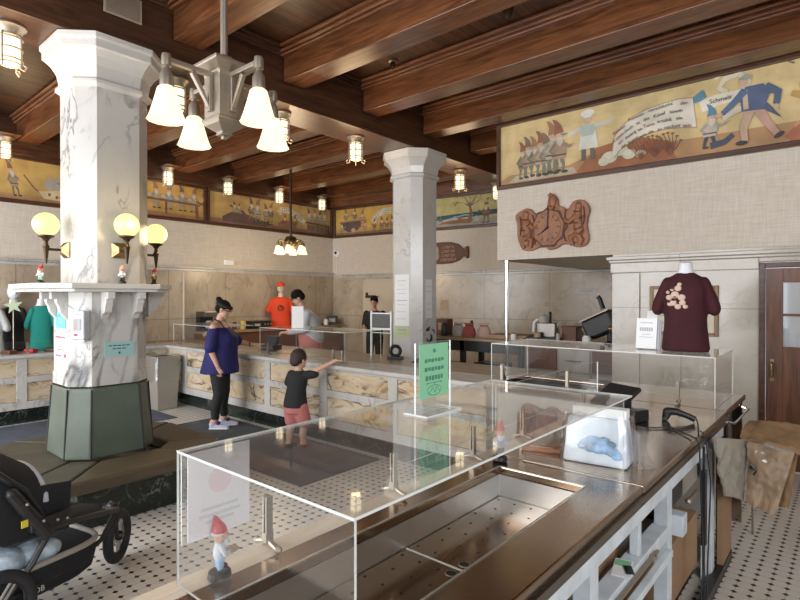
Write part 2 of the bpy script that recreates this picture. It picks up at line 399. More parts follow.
M_terra = basic('carved_wood_terracotta', (.30,.125,.06), .5, var=.25, vscale=9, bump=.5, bscale=22)
M_terradk = basic('carved_groove', (.10,.032,.015), .6)
M_skin = basic('skin', (.56,.33,.235), .5, var=.06, vscale=12)
M_skinc = basic('skin_child', (.66,.40,.28), .5, var=.06)
M_hairdk = basic('dark_hair', (.012,.009,.008), .8, spec=.15, bump=.6, bscale=120)
M_blue = basic('royal_blue_cloth', (.012,.012,.10), .8, var=.2, vscale=6, bump=.3, bscale=20)
M_leg = basic('black_leggings', (.012,.012,.013), .8)
M_blkcloth = basic('black_cloth', (.016,.017,.019), .85, bump=.3, bscale=30)
M_pink = basic('coral_cloth', (.55,.19,.17), .85, bump=.3, bscale=25)
M_shoe = basic('lavender_shoe', (.48,.48,.62), .6)
M_sole = basic('white_sole', (.75,.75,.76), .5)
M_greycloth = basic('light_grey_shirt', (.50,.51,.54), .85, bump=.3, bscale=18)
M_maroon = basic('maroon_cloth', (.043,.004,.007), .85, var=.15, vscale=8, bump=.45, bscale=14)
M_teal = basic('teal_cloth', (.01,.25,.20), .85, bump=.4, bscale=14)
M_orange = basic('orange_cloth', (.62,.05,.012), .8, bump=.3, bscale=14)
M_red = basic('red_paint', (.45,.02,.03), .5)
M_dress = basic('white_mannequin', (.70,.70,.72), .4)
M_kraft = basic('kraft_cardboard', (.33,.20,.11), .75, var=.1, vscale=5)
M_kraftpaper = basic('brown_paper_sack', (.30,.18,.085), .6, var=.15, vscale=6, bump=.8, bscale=7)
M_poly = basic('clear_bag_over_paper', (.36,.25,.15), .14, spec=1.0, var=.25, vscale=7, bump=1.0, bscale=6, coat=.8)
M_bagclear = clear('bag_plastic', (.95,.96,.98), .18, 2.2)
M_signgreen = basic('green_paper', (.23,.52,.31), .6)
M_ink = basic('ink', (.03,.05,.05), .7)
M_inkgreen = basic('dark_green_ink', (.06,.22,.14), .7)
M_pinkink = basic('pink_ink', (.75,.42,.46), .7)
M_redink = basic('red_ink', (.55,.02,.07), .7)
M_greyink = basic('grey_ink', (.42,.42,.45), .7)
M_cyan = basic('cyan_paper', (.10,.45,.68), .6)
M_tealplate = basic('teal_plaque', (.30,.50,.48), .5)
M_grey = basic('grey_plastic', (.36,.33,.29), .5)
M_bin = basic('taupe_bin', (.30,.27,.225), .5)
M_bagwhite = clear('bin_liner', (.86,.88,.9), .25, 3.5)
M_brown = basic('brown_item', (.12,.045,.022), .6)
M_yellow = basic('mustard_ceramic', (.55,.42,.10), .4)
M_lime = basic('lime_paper', (.50,.58,.28), .7)
M_tan = basic('tan_item', (.42,.30,.18), .7, var=.2, vscale=20)
M_doorwhite = basic('cream_door', (.56,.48,.37), .5)
M_windowlit = basic('bright_window', (.7,.75,.8), .05, coat=1)
M_packblue = basic('blue_pack', (.26,.40,.58), .5, var=.7, vscale=14)
M_packwhite = basic('white_pack', (.70,.74,.78), .4, var=.12, vscale=12)
# ------------------------------------------------------------------ the room
XL, YS, CEIL, SOF = -9.45, 6.30, 4.33, 2.17
BA = math.radians(7.8)                      # the back wall is a little out of square
def backp(u, off=0):                        # point on the back wall, u metres from the left corner, off in front of it
    return (XL+u*math.cos(BA)+off*math.sin(BA), 8.61+u*math.sin(BA)-off*math.cos(BA))

struct(MB().box(-9.6,-2.6,-.06, 3.0,10.6,0).build('floor', M_floor))
struct(MB().box(-9.6,-2.6,CEIL, 3.0,10.6,CEIL+.08).build('ceiling', M_ceil))
struct(MB().box(XL-.12,-2.6,0, XL,8.75,CEIL).build('wall_left', M_plaster))
struct(MB().box(-1.2,-2.72,0, 3.0,-2.6,CEIL).build('wall_front_unseen', M_plaster))  # unseen wall section, added to block daylight on the right
struct(MB().box(3.0,-2.72,0, 3.12,9.6,CEIL).build('wall_side_unseen', M_plaster))  # unseen wall, added to darken the right and warm the reflections
struct(MB().box(0,0,0, 8.2,.12,CEIL).build('wall_back', M_plaster, loc=(XL,8.61,0), rotz=BA))
# marble wainscots with a cap
w = MB().box(XL+.001,-2.6,0, XL+.03,8.60,2.16); struct(w.build('trim_1', M_dado))
w = MB().box(XL+.001,-2.6,2.16, XL+.045,8.60,2.21).box(XL+.001,-2.6,2.21, XL+.07,8.60,2.245); struct(w.build('trim_2', M_cap, bevel=.008))
w = MB().box(.03,-.03,0, 8.0,-.001,2.12); struct(w.build('trim_3', M_dado_b, loc=(XL,8.61,0), rotz=BA))
w = MB().box(.05,-.045,2.12, 8.0,-.001,2.17).box(.05,-.07,2.17, 8.0,-.001,2.205); struct(w.build('trim_4', M_cap, loc=(XL,8.61,0), rotz=BA, bevel=.008))
# bulkhead over the opening, and the marble wall under it
struct(MB().box(-3.66,YS,SOF, 3.0,9.5,CEIL).build('wall_soffit', M_plaster))
X0, XD0, XD1 = -2.14, -.72, .30
w = MB().box(X0,YS+.01,0, XD0,YS+.35,SOF-.001).box(XD1,YS+.01,0, 3.0,YS+.35,SOF-.001).box(XD0,YS+.01,2.02, XD1,YS+.35,SOF-.001)
struct(w.build('wall_right', M_dado_r))
w = MB().box(X0-.03,YS-.045,2.07, 3.0,YS+.009,2.10).box(X0-.05,YS-.07,2.10, 3.0,YS+.009,2.14).box(X0-.02,YS-.02,1.955, XD0-.001,YS+.009,2.07).box(XD0-.001,YS-.02,2.025, 3,YS+.009,2.07)
struct(w.build('trim_5', M_dado_r, bevel=.008))
# right pilaster stiles
struct(MB().box(X0,YS-.015,0, X0+.30,YS+.009,1.95).build('trim_6', M_dado_r, bevel=.004))
# door in the marble wall
d = thing('door_1','','door'); del d['label']; del d['category']; struct(d); d.location = (XD0,YS+.01,0)
MB().box(0,-.035,0, .05,.06,2.015).box(.97,-.035,0, 1.02,.06,2.015).box(.05,-.035,1.965, .97,.06,2.015).build('door_frame', M_frame, d, bevel=.006)
dl = MB(); dl.box(.055,0,.01, .19,.045,1.96); dl.box(.83,0,.01, .965,.045,1.96); dl.box(.19,0,1.82, .83,.045,1.96); dl.box(.19,0,.01, .83,.045,1.20); dl.box(.19,.012,.25,.83,.03,1.0)
dl.build('door_panel', M_door, d, bevel=.004)
MB().box(.19,.02,1.20, .83,.026,1.82).build('door_glass', basic('door_glass_painted_reflection', (.62,.66,.69), .05, .35), d)  # pale colour stands in for a bright window mirrored in the glass
MB().box(.19,.005,1.495,.83,.02,1.52).build('glazing_bar', M_door, d)
h = MB(); h.tube([(.105,-.002,.90),(.105,-.045,.915),(.105,-.05,.97),(.105,-.045,1.03),(.105,-.002,1.045)], .008, 8); h.lathe([(.014,0),(.014,.006)], (.105,-.004,.90), 10, M=None); h.box(.09,-.003,1.04,.12,0,1.075); h.box(.09,-.003,.86,.12,0,.905)
h.build('door_handle', M_brass, d)
# cream door in the back wall with a closer
u0 = 0.98
d = thing('door_2','','door'); del d['label']; del d['category']; struct(d)
d.location = (*backp(u0,.032),0); d.rotation_euler = (0,0,BA)
MB().box(0,-.02,0, .86,0,2.02).build('door_panel', M_doorwhite, d, bevel=.004)
MB().box(-.06,-.012,0, -.002,0,2.08).box(.862,-.012,0,.92,0,2.08).box(-.06,-.012,2.022,.92,0,2.08).build('door_frame', M_doorwhite, d)
c = MB(); c.box(.05,-.07,1.66, .30,-.021,1.72); c.box(.04,-.05,1.70,.09,-.021,1.78); c.tube([(.28,-.06,1.70),(.42,-.10,1.69)], .01); c.build('door_closer', M_bronze, d)

# ---- girder and beams
GX0, GX1, GZ = -5.13, -4.63, 3.74
g = MB().box(GX0,-2.5,GZ+.045, GX1,9.3,CEIL-.001)
for sx, x in ((-1,GX0),(1,GX1)):
    for k,(a,z) in enumerate(((.03,4.22),(.055,4.25),(.08,4.285))):
        xx = x+sx*a; g.box(min(x,xx),-2.5,z, max(x,xx),9.3,CEIL-.001)
g.box(GX0-.02,-2.5,GZ, GX1+.02,9.3,GZ+.045)
struct(g.build('ceiling_girder', M_girder, bevel=.006))
BY = [-1.3,-.1,1.1,2.3,3.5,4.7,5.9,7.1,8.3]
for i, y in enumerate(BY):
    for side in (0,1):
        x0, x1 = (XL+.001, GX0-.021) if side == 0 else (GX1+.021, 3.0)
        if side == 1 and y > 6.0: x1 = -3.67
        if side == 1 and y > 8: x1 = -3.67
        yb = y+.27
        b = MB().box(x0,y,3.96, x1,yb,CEIL-.002).box(x0,y-.028,4.215,x1,yb+.028,CEIL-.002).box(x0,y-.05,4.245,x1,yb+.05,CEIL-.002).box(x0,y-.075,4.285,x1,yb+.075,CEIL-.002)
        o = struct(b.build('ceiling_beam', M_beam, bevel=.006))
        mo = MB().box(x0,y-.060,4.246,x1,y-.0501,4.268).box(x0,y-.090,4.288,x1,y-.0751,4.312).box(x0,y-.040,4.216,x1,y-.0281,4.232)
        mo.build('molding_highlight', M_molding, o, bevel=.004)
# wooden cornice above the murals and the beam over the bulkhead
struct(MB().box(XL+.001,-2.6,3.77, XL+.12,8.5,4.0).box(XL+.001,-2.6,4.0, XL+.11,8.5,CEIL-.003).build('trim_7', M_girder, bevel=.008))
struct(MB().box(.02,-.20,3.77, 6.0,-.001,4.10).box(.02,-.14,4.10,6.0,-.001,CEIL-.003).build('trim_8', M_beam, loc=(XL,8.61,0), rotz=BA, bevel=.008))
struct(MB().box(-3.66,YS-.06,3.99, 3.0,YS-.001,CEIL-.003).box(-3.66,YS-.09,3.985,3.0,YS-.001,4.03).build('trim_9', M_beam, bevel=.008))
# corbel on the girder beside the near pillar
k = MB(); prof = [(0,0),(.34,0),(.34,-.07),(.28,-.09),(.25,-.15),(.18,-.17),(.15,-.22),(.05,-.26),(0,-.26)]
A = [Vector((GX0-.022-p[0],1.14,4.2+p[1])) for p in prof]; B = [Vector((p.x,1.34,p.z)) for p in A]; k.rings([A,B]); struct(k.build('trim_10', M_molding))

# ---- steel pole under the bulkhead corner
o = MB().lathe([(.045,0),(.045,.02),(.028,.02),(.028,SOF-.03),(.04,SOF-.03),(.04,SOF-.002)], (0,0,0), 20).build('support_pole', M_chrome, loc=(-3.56,6.38,0), smooth=True)
tag(o, 'polished steel pole holding up the corner of the bulkhead', 'pole')

# ------------------------------------------------------------------ pillars
def capital(mb, z0, w, c, mi=0):
    secs = [(0,w),(.02,w+.035),(.05,w+.035),(.07,w+.01),(.16,w+.025),(.22,w+.06),(.26,w+.10),(.27,w+.12),(.33,w+.12),(.34,w+.135),(.38,w+.135)]
    rs = []
    for dz, ww in secs:
        rs.append([Vector((x,y,z0+dz)) for x, y in octo(ww, c+(ww-w)*.6)])
    mb.rings(rs, mi)
def pillar(name, label, loc, near):
    t = thing(name, label, 'pillar', loc)
    W, CH = .285, .12
    if near:
        s = MB(); s.prism(octo(W,CH), 1.785, 3.357); s.build('shaft', M_marb, t)
        s = MB(); s.prism(octo(.300,.125,0,-.035), .97, 1.719); s.prism(octo(.307,.127,0,-.035), .97, 1.07); s.build('lower_cladding', M_marb, t, bevel=.003)
        b = MB()
        b.rings([[Vector((x,y,z)) for x,y in octo(w,.135,0,-.035)] for z,w in ((.405,.345),(.43,.345),(.60,.335),(.80,.322),(.93,.315),(.965,.306))])
        pb = b.build('padded_base', M_green, t, bevel=.012)
        st = MB()
        for (x,y) in octo(.345-.018,.134):
            st.tube([(x*1.055,y*1.055-.035,.41),(x*1.025,y*1.025-.035,.6),(x*.985,y*.985-.035,.80),(x*.962,y*.962-.035,.95)], .007, 6)
        st.build('piping', M_rubber, pb)
        nl = MB()
        R = octo(.309,.128,0,-.035)
        for i in range(8):
            a, c2 = Vector((*R[i],.962)), Vector((*R[(i+1)%8],.962)); n = max(2,int((c2-a).length/.03))
            for k in range(n): nl.ball(a.lerp(c2,(k+.5)/n)*1.0, .006, 6, 4)
        o = nl.build('nail', M_bronze, pb); o['kind'] = 'stuff'
        l = MB(); l.prism(octo(.52,.19,-.04,-.08), 1.745, 1.785); l.prism(octo(.49,.18,-.035,-.075), 1.72, 1.745); l.build('ledge', M_marb2, t, bevel=.004)
        for ang in range(4):
            for off in (-.12,.12):
                # stepped scroll brackets under the ledge
                q0 = .301 if ang != 3 else .336
                pr = [(q0,1.719),(.445,1.719),(.445,1.665),(.41,1.665),(.41,1.64),(.39,1.60),(.38,1.56),(q0+.03,1.54),(q0,1.50)]
                m = MB(); M = Matrix.Rotation(ang*PI/2,4,'Z')
                A = [M @ Vector((p[0],off-.028,p[1])) for p in pr]; B = [M @ Vector((p[0],off+.028,p[1])) for p in pr]
                m.rings([A,B]); m.build('ledge_bracket', M_marb2, t, bevel=.003)
    else:
        s = MB(); s.prism(octo(W-.005,CH), 0, 3.357); s.build('shaft', M_marb2, t)
    c = MB(); capital(c, 3.357, W, CH); c.build('capital', M_marb2, t, bevel=.004)
    return t
NP = (-4.88,1.83,0); FP = (-4.90,6.06,0)
pillar('marble_pillar', 'veined white marble pillar with green padded base, ledge and globe lamps', NP, True)
pillar('marble_pillar', 'plain pale marble pillar rising behind the marble counter with papers taped on', FP, False)

# octagonal bench round the near pillar
t = thing('octagonal_bench', 'olive leather octagonal bench wrapped around the marble pillar', 'bench', (NP[0],NP[1],0))
MB().prism([(.67,-.44),(.67,.40),(.40,.67),(-.40,.67),(-.67,.40),(-.67,-.40),(-.40,-.67),(.44,-.67)], 0, .30).build('plinth', M_verde, t)
R = [(.82,-.58),(.82,.48),(.48,.80),(-.48,.80),(-.82,.48),(-.82,-.48),(-.48,-.82),(.58,-.80)]; r2 = octo(.385,.15,0,.045)
for i in range(8):
    j = (i+1) % 8
    a, b, c2, d2 = Vector(r2[i]), Vector(R[i]), Vector(R[j]), Vector(r2[j])
    mid = (a+b+c2+d2)/4; q = [mid+(p-mid)*.985 for p in (a,b,c2,d2)]
    m = MB(); m.prism([tuple(p) for p in q], .302, .40); mm = M_olivedk if i in (0,1,2) else M_olive
    m.build('seat_cushion', mm, t, bevel=.02, seg=3)

# ------------------------------------------------------------------ sconces and figurines on the ledge
def sconce(label, ang):
    M = Matrix.Rotation(ang,4,'Z')
    base = Vector(NP)+ M @ Vector((.287,0,2.06))
    t = thing('globe_sconce', label, 'lamp', base, ang, 'globe lamps on the pillar')
    p = MB(); p.rings([[Vector((x,y,z)) for y,z in ((-s,-s),(s,-s),(s,s),(-s,s))] for x,s in ((0,.062),(.008,.062),(.05,.022),(.055,.022))]); p.build('wall_plate', M_brass, t)
    a = MB(); a.tube([(.055,0,0),(.15,0,0)], .011, 10); a.lathe([(.006,-.115),(.014,-.06),(.02,0),(.026,.02),(.018,.03),(.014,.06),(.03,.085),(.055,.098),(.058,.11)], (.15,0,0), 16); pass
    a.build('torch_arm', M_bronze, t, smooth=True)
    MB().ball((.15,0,.195), .094, 24, 16).build('globe', M_glow, t, smooth=True)
    L = bpy.data.lights.new('sconce_light','POINT'); L.energy = 5; L.color = (1,.72,.35); L.shadow_soft_size = .09
    lo = bpy.data.objects.new('sconce_light', L); C.objects.link(lo); lo.parent = t; lo.location = (.30,0,.195)
    return t
sconce('globe sconce lamp in front of the broad veined pillar face, above the white shirted figurine', 0)
sconce('globe sconce lamp on the far left face of the marble pillar', -PI/2)
sconce('partly hidden globe sconce lamp peeking out behind the right edge of the pillar', PI/2)
def gnome(label, loc, rotz, s=1.0, hat=None, coat=None, pants=None, base=True, tray=False, cat='figurine', group=None):
    hat, coat, pants = hat or M_red, coat or M_packwhite, pants or M_signgreen
    t = thing('gnome_figurine', label, 'figurine', loc, rotz, group)
    if base: MB().lathe([(.034*s,0),(.036*s,.004*s),(.033*s,.02*s),(.026*s,.024*s)], (0,0,0), 18).build('base', M_black, t)
    b = MB(); z0 = .02*s
    b.limb((-.011*s,0,z0+.012*s),(-.010*s,0,z0+.045*s),.010*s,.012*s); b.limb((.011*s,0,z0+.012*s),(.010*s,0,z0+.045*s),.010*s,.012*s)
    b.build('legs', pants, t, smooth=True)
    m = MB()
    for sx in (-1,1): m.ball((sx*.012*s,-.009*s,z0+.008*s),(.011*s,.019*s,.009*s),10,8)
    m.build('shoes', M_black, t, smooth=True)
    m = MB(); m.stack([(0,0,z0+.04*s,.019*s,.016*s),(0,0,z0+.055*s,.024*s,.02*s),(0,0,z0+.075*s,.02*s,.017*s),(0,0,z0+.088*s,.012*s,.011*s)], 14)
    for sx in (-1,1): m.limb((sx*.019*s,0,z0+.08*s),(sx*.03*s,-.01*s,z0+.058*s),.008*s,.007*s); m.limb((sx*.03*s,-.01*s,z0+.058*s),(sx*.014*s,-.027*s,z0+.056*s),.007*s,.006*s)
    m.build('coat', coat, t, smooth=True)
    m = MB(); m.ball((0,-.002*s,z0+.108*s),(.022*s,.021*s,.024*s),16,12); m.ball((0,-.024*s,z0+.106*s),(.006*s,.007*s,.006*s),8,6)
    for sx in (-1,1): m.ball((sx*.022*s,0,z0+.106*s),(.005*s,.006*s,.009*s),8,6); m.ball((sx*.013*s,-.03*s,z0+.056*s),.007*s,8,6)
    m.build('head', M_skin, t, smooth=True)
    m = MB(); 
    for sx in (-1,1): m.ball((sx*.008*s,-.021*s,z0+.113*s),.0028*s,6,5)
    m.build('eyes', M_black, t)
    m = MB(); m.stack([(0,-.016*s,z0+.075*s,.008*s,.006*s),(0,-.018*s,z0+.088*s,.016*s,.010*s),(0,-.017*s,z0+.10*s,.019*s,.010*s)], 12); m.ball((0,.006*s,z0+.12*s),(.024*s,.021*s,.012*s),12,8)
    m.build('beard', M_packwhite, t, smooth=True)
    m = MB(); m.stack([(0,.001*s,z0+.122*s,.026*s,.025*s),(0,.002*s,z0+.138*s,.021*s,.02*s),(.004*s,.006*s,z0+.152*s,.013*s,.012*s),(.012*s,.01*s,z0+.164*s,.006*s,.006*s),(.016*s,.011*s,z0+.166*s,.002*s,.002*s)], 14)
    m.build('hat', hat, t, smooth=True)
    if tray: MB().lathe([(.02*s,0),(.024*s,.006*s)], (0,-.034*s,z0+.055*s), 14).build('tray', M_tan, t)
    return t
gnome('little gnome figurine in red cap standing on the ledge left end', (-4.90,1.36,1.787), .75, .83, coat=M_packwhite)
gnome('little gnome figurine in white shirt under the front globe lamp', (-4.46,1.80,1.787), .95, .83, hat=M_skin, coat=M_packwhite, pants=M_black)
gnome('little gnome figurine with dark red cap on the ledge behind the pillar', (-4.86,2.24,1.787), .8, .83, coat=M_brass, pants=M_black)

# notices and dispenser on the near pillar
FX = NP[0]+.318
c45 = Matrix.Rotation(-PI/4,4,'Z')
NPL = Vector((NP[0],NP[1]-.035,0))
def on_face(name, label, cat, ang, w, z0, z1, mat, face_d, off=0, th=.002, lines=None):
    """flat sheet on a pillar face at azimuth ang; face_d its distance from the axis"""
    o = NPL+Matrix.Rotation(ang,4,'Z') @ Vector((face_d+.0015,off,0))
    t = thing(name, label, cat, (o.x,o.y,z0), ang+PI/2)
    MB().box(-w/2,-th,0, w/2,0,z1-z0).build('sheet', mat, t)
    if lines:
        for k,(z,ww,hh,lm,xo) in enumerate(lines):
            m = MB(); n = max(1,int(ww/.03)); 
            for q in range(n):
                a = -ww/2+q*ww/n; m.box(xo+a,-th-.001,z-hh/2, xo+a+ww/n*.8,-th-.0002,z+hh/2)
            m.build('text_line', lm, t)
    return t
fd = .300; cd = (.300-.125/2)*math.sqrt(2)
on_face('teal_plaque','teal plaque of small lettering on the veined pillar face','plaque',0,.235,1.195,1.315,M_tealplate,fd,.03,.004,[(.09,.17,.008,M_ink,0),(.065,.11,.008,M_ink,0),(.03,.018,.018,M_ink,0)])
on_face('notice','cyan notice sheet on the pillar face left of the dispenser','notice',-PI/2,.22,1.43,1.55,M_cyan,fd,.0,.002,[(.10,.03,.012,M_ink,-.03),(.07,.09,.016,M_packblue,0),(.045,.09,.016,M_packblue,0)])
on_face('notice','white notice with pink printing below the cyan notice','notice',-PI/2,.30,1.17,1.38,M_paper,fd,-.0,.002,[(.185,.24,.016,M_redink,0),(.15,.06,.03,M_packblue,0),(.11,.18,.008,M_greyink,0),(.085,.20,.010,M_redink,0),(.035,.14,.016,M_redink,-.04),(.04,.06,.03,M_redink,.10)])
o = NPL+c45 @ Vector((cd+.002,.022,0))
t = thing('soap_dispenser','white wall dispenser with grey window on the pillar corner face','dispenser',(o.x,o.y,1.33),-PI/4+PI/2); t.scale = (.86,.86,.9)
MB().box(-.058,-.10,.02, .058,0,.27).build('housing', M_white, t, bevel=.012)
MB().box(-.035,-.102,.10, .030,-.1005,.20).build('window', M_grey, t); MB().box(.0,-.1035,.105,.026,-.1025,.195).build('label_strip', M_greyink, t)
MB().box(-.05,-.08,0, .05,-.01,.019).build('drip_tray', M_white, t, bevel=.004)
m = MB(); m.box(-.03,-.1025,.055,.0,-.1008,.072); m.build('red_mark', M_redink, t)
text_obj('PURELL', .020, M_greyink, t, (0,-.1012,.232), (PI/2,0,0))
# papers on the far pillar
def far_sheet(name, label, side, off, z0, z1, w, mat, lines=()):
    ang = {'y':-PI/2,'x':0,'c':-PI/4}[side]; dd = .28 if side != 'c' else (.28-.06)*math.sqrt(2)
    o = Vector(FP)+Matrix.Rotation(ang,4,'Z') @ Vector((dd+.0015,off,0))
    t = thing(name, label, 'notice', (o.x,o.y,z0), ang+PI/2)
    MB().box(-w/2,-.002,0,w/2,0,z1-z0).build('sheet', mat, t)
    for z, ww, hh in lines: MB().box(-ww/2,-.003,z-hh/2,ww/2,-.0021,z+hh/2).build('text_line', M_greyink, t)
far_sheet('notice','tall white printed notice taped to the left face of the plain pillar','y',0,1.27,2.0,.26,M_paper,[(.64,.16,.008),(.58,.12,.006),(.52,.18,.006),(.46,.14,.006),(.36,.2,.012),(.3,.17,.006),(.2,.2,.006),(.1,.18,.006)])
far_sheet('notice','lime green notice below the tall white notice on the pillar','y',0,1.11,1.26,.26,M_lime,[(.10,.16,.03),(.05,.2,.012)])
far_sheet('notice','pair of white sheets on the right face of the plain pillar','x',-.02,1.38,1.93,.15,M_paper,[(.45,.1,.006),(.38,.1,.006),(.2,.1,.006),(.12,.1,.006)])
o = Vector(FP)+Vector((.2815,0,0))
t = thing('black_decal','black swirl decal on the right face of the plain pillar','decal',(o.x,o.y,1.02),PI/2)
m = MB(); m.tube([(-.07,-.004,.08),(-.05,-.004,.03),(-.01,-.004,.02),(.03,-.004,.05),(.04,-.004,.1),(.01,-.004,.13)], [.006,.014,.02,.022,.016,.006], 6); m.tube([(.05,-.004,.20),(.09,-.004,.18),(.12,-.004,.13)], [.004,.012,.004], 6); m.tube([(-.08,-.004,.19),(-.04,-.004,.2),(-.0,-.004,.24)], [.02,.024,.004], 6)
m.build('swirl', M_black, t)
# ------------------------------------------------------------------ counters
t = thing('marble_counter','long marble faced soda counter with inset veined panels on dark green plinth','counter',(0,0,0))
CT = .92
m = MB(); L6 = [(-8.30,-2.5),(-8.30,4.02),(-2.47,4.02),(-2.47,5.15),(-8.72,5.15),(-8.72,-2.5)]
m.prism(L6, .872, CT); m.build('countertop', M_cap, t, bevel=.012)
m = MB(); m.box(-8.70,4.45,CT+.0005,-2.49,5.13,CT+.006); m.build('worktop_surface', M_table, t)
m = MB(); m.prism([(-8.37,-2.5),(-8.37,4.09),(-2.47,4.09),(-2.47,5.0),(-8.66,5.0),(-8.66,-2.5)], .2, .8719); m.build('body', M_cap, t)
m = MB(); m.prism([(-8.43,-2.45),(-8.43,4.16),(-2.47,4.16),(-2.47,4.95),(-8.6,4.95),(-8.6,-2.45)], 0, .1999); m.build('plinth', M_verde, t)
RAILS = ((.20,.30),(.545,.625),(.845,.8718)); ROWS = ((.30,.545),(.625,.845))
fr = MB()
xs = [-8.37,-7.82,-6.76,-5.70,-4.63,-3.57,-2.47]
for z0,z1 in RAILS: fr.box(-8.37,4.062,z0,-2.47,4.089,z1); fr.box(-8.369,-2.5,z0,-8.342,4.062,z1)
for x in xs[1:-1]: fr.box(x-.06,4.0605,.20,x+.06,4.0895,.872)
ys = [-2.5,-1.2,-.1,1.0,2.1,3.2,4.06]
for y in ys[1:-1]: fr.box(-8.3695,y-.06,.20,-8.3405,y+.06,.872)
fr.build('panel_frame', M_cap, t, bevel=.004)
for i in range(6):
    for z0,z1 in ROWS:
        a, b = xs[i]+(.06 if i else .035), xs[i+1]-(.06 if i<5 else 0)
        MB().box(a+.003,4.076,z0+.003,b-.003,4.0892,z1-.003).build('inset_panel', M_inset, t, bevel=.003)
for i in range(1,6):
    for z0,z1 in ROWS:
        a, b = ys[i]+.06, ys[i+1]-(.06 if i<5 else .02)
        MB().box(-8.3692,a+.003,z0+.003,-8.356,b-.003,z1-.003).build('inset_panel', M_inset, t, bevel=.003)

# steel service counter in front of the camera
t = thing('service_counter','long stainless steel service counter with sunken drain basin on white frame','counter',(0,0,0))
ST = .94
m = MB(); ring_slab(m,(-1.264,.2,-.63,2.2),(-1.18,.42,-.80,2.05), .905, ST); m.build('basin_deck', M_steel, t, bevel=.006)
MB().box(-1.264,2.203,.905,-.625,3.995,ST).build('worktop', M_steel, t, bevel=.006)
MB().box(-1.345,.2,.88,-1.2645,3.995,ST+.004).build('wooden_edge', M_trimwood, t, bevel=.006)
MB().box(-.63,.2,.875,-.618,3.99,.9045).build('worktop_apron', M_steeldark, t)
b = MB()
b.box(-1.19,.41,.80,-1.1801,2.06,.9049); b.box(-.7999,.41,.80,-.79,2.06,.9049); b.box(-1.18,2.0501,.80,-.80,2.06,.9049); b.box(-1.18,.41,.80,-.80,.4199,.9049)
b.box(-1.19,.41,.775,-.79,2.06,.7999)
b.build('basin', M_steel2, t)
b = MB(); ring_slab(b,(-1.184,.416,-.797,2.056),(-1.176,.424,-.804,2.046), ST+.0003, ST+.002); b.build('basin_rim', M_steel2, t, bevel=.002)
for y0, y1 in ((.424,1.407),(1.413,2.046)):
    p = MB().box(-1.176,y0,.806,-.804,y1,.811).build('perforated_plate', M_steel, t)
    hs = MB(); ny = int((y1-y0)/.085)
    for iy in range(ny):
        for ix in range(5):
            x = -1.176+.372*(ix+.5+(.25 if iy%2 else -.25))/5; y = y0+.04+iy*(y1-y0-.08)/max(1,ny-1)
            hs.lathe([(.0055,0),(.0055,.0006)], (x,y,.8112), 10)
    o = hs.build('drain_hole', M_black, p); o['kind'] = 'stuff'
    yy = 1.374 if y0 < 1 else 1.448
    o = MB().lathe([(.017,0),(.017,.0008)], (-.962,yy,.8112), 18).build('finger_hole', M_black, p)
    o = MB().tube([(-.962+.018*math.cos(a*PI/9),yy+.018*math.sin(a*PI/9),.8116) for a in range(18)], .0016, 5, closed=True).build('finger_hole_rim', M_nickel, p)
MB().box(-1.176,1.4075,.809,-.804,1.4125,.8135).build('plate_seam', M_edge, t)
# white frame
MB().box(-.70,.2,.80,-.632,3.9,.872).build('top_rail', M_white, t, bevel=.004)
MB().box(-1.30,.2,.80,-1.24,3.9,.872).build('top_rail', M_white, t, bevel=.004)
for y in (.75,1.71,2.63,3.6):
    MB().box(-.695,y-.035,0,-.635,y+.035,.799).build('leg', M_white, t, bevel=.003)
    MB().box(-1.29,y-.035,0,-1.23,y+.035,.799).build('leg', M_white, t, bevel=.003)
MB().box(-.68,2.20,.656,-.645,2.24,.799).build('post', M_white, t, bevel=.003)
MB().box(-.70,.2,.60,-.63,2.58,.655).build('shelf_rail', M_white, t, bevel=.004)
MB().box(-.625,.2,.555,-.595,2.52,.585).build('shelf_rail', M_white, t, bevel=.004)
MB().box(-.66,2.67,.585,-.59,2.75,.68).build('rail_end_block', M_white, t, bevel=.004)
m = MB(); m.tube([(-.618,1.2,.63),(-.618,2.36,.63)], .008, 8); 
for y in (1.5,2.3): m.lathe([(.016,0),(.016,.012)], (-.618,y,.624), 8)
m.build('tie_rod', M_nickel, t)
MB().box(-1.22,.2,.57,-.735,3.9,.595).build('shelf', M_grey, t)
MB().box(-1.22,.2,.10,-.70,3.9,.12).build('shelf', M_steeldark, t)
MB().box(-1.245,.2,0.02,-1.2,3.92,.799).build('customer_side_panel', M_steeldark, t)
MB().box(-.635,1.9,0,-.595,3.98,.06).build('plinth_board', M_black, t)
MB().box(-.632,3.70,.061,-.60,3.98,.55).build('end_panel', M_kraft, t)
m = MB(); m.tube([(-.605,2.84,.70),(-.605,3.02,.70)], .009, 8); m.ball((-.605,2.84,.7),.016,8,6); m.build('drawer_bar', M_nickel, t)

# sink counter that closes the corner
t = thing('sink_counter','stainless corner counter with dark sink closing off the marble counter','counter',(0,0,0))
m = MB(); ring_slab(m,(-2.465,4.0,-.63,4.78),(-2.36,4.14,-1.62,4.56), .90, ST); m.build('worktop', M_steel, t, bevel=.006)
m = MB(); m.box(-2.37,4.13,.66,-2.3601,4.57,.8999); m.box(-1.6199,4.13,.66,-1.61,4.57,.8999); m.box(-2.36,4.13,.66,-1.62,4.1399,.8999); m.box(-2.36,4.5601,.66,-1.62,4.57,.8999); m.box(-2.37,4.13,.64,-1.61,4.57,.6599); m.build('sink_bowl', M_steeldark, t)
MB().box(-2.465,4.05,0,-1.346,4.12,.899).build('front_panel', M_steeldark, t)
for x in (-2.16,-1.98): MB().box(x,4.04,.15,x+.17,4.0495,.72).build('front_door', M_black, t)
MB().box(-2.465,4.70,0,-.70,4.76,.899).build('rear_panel', M_grey, t)
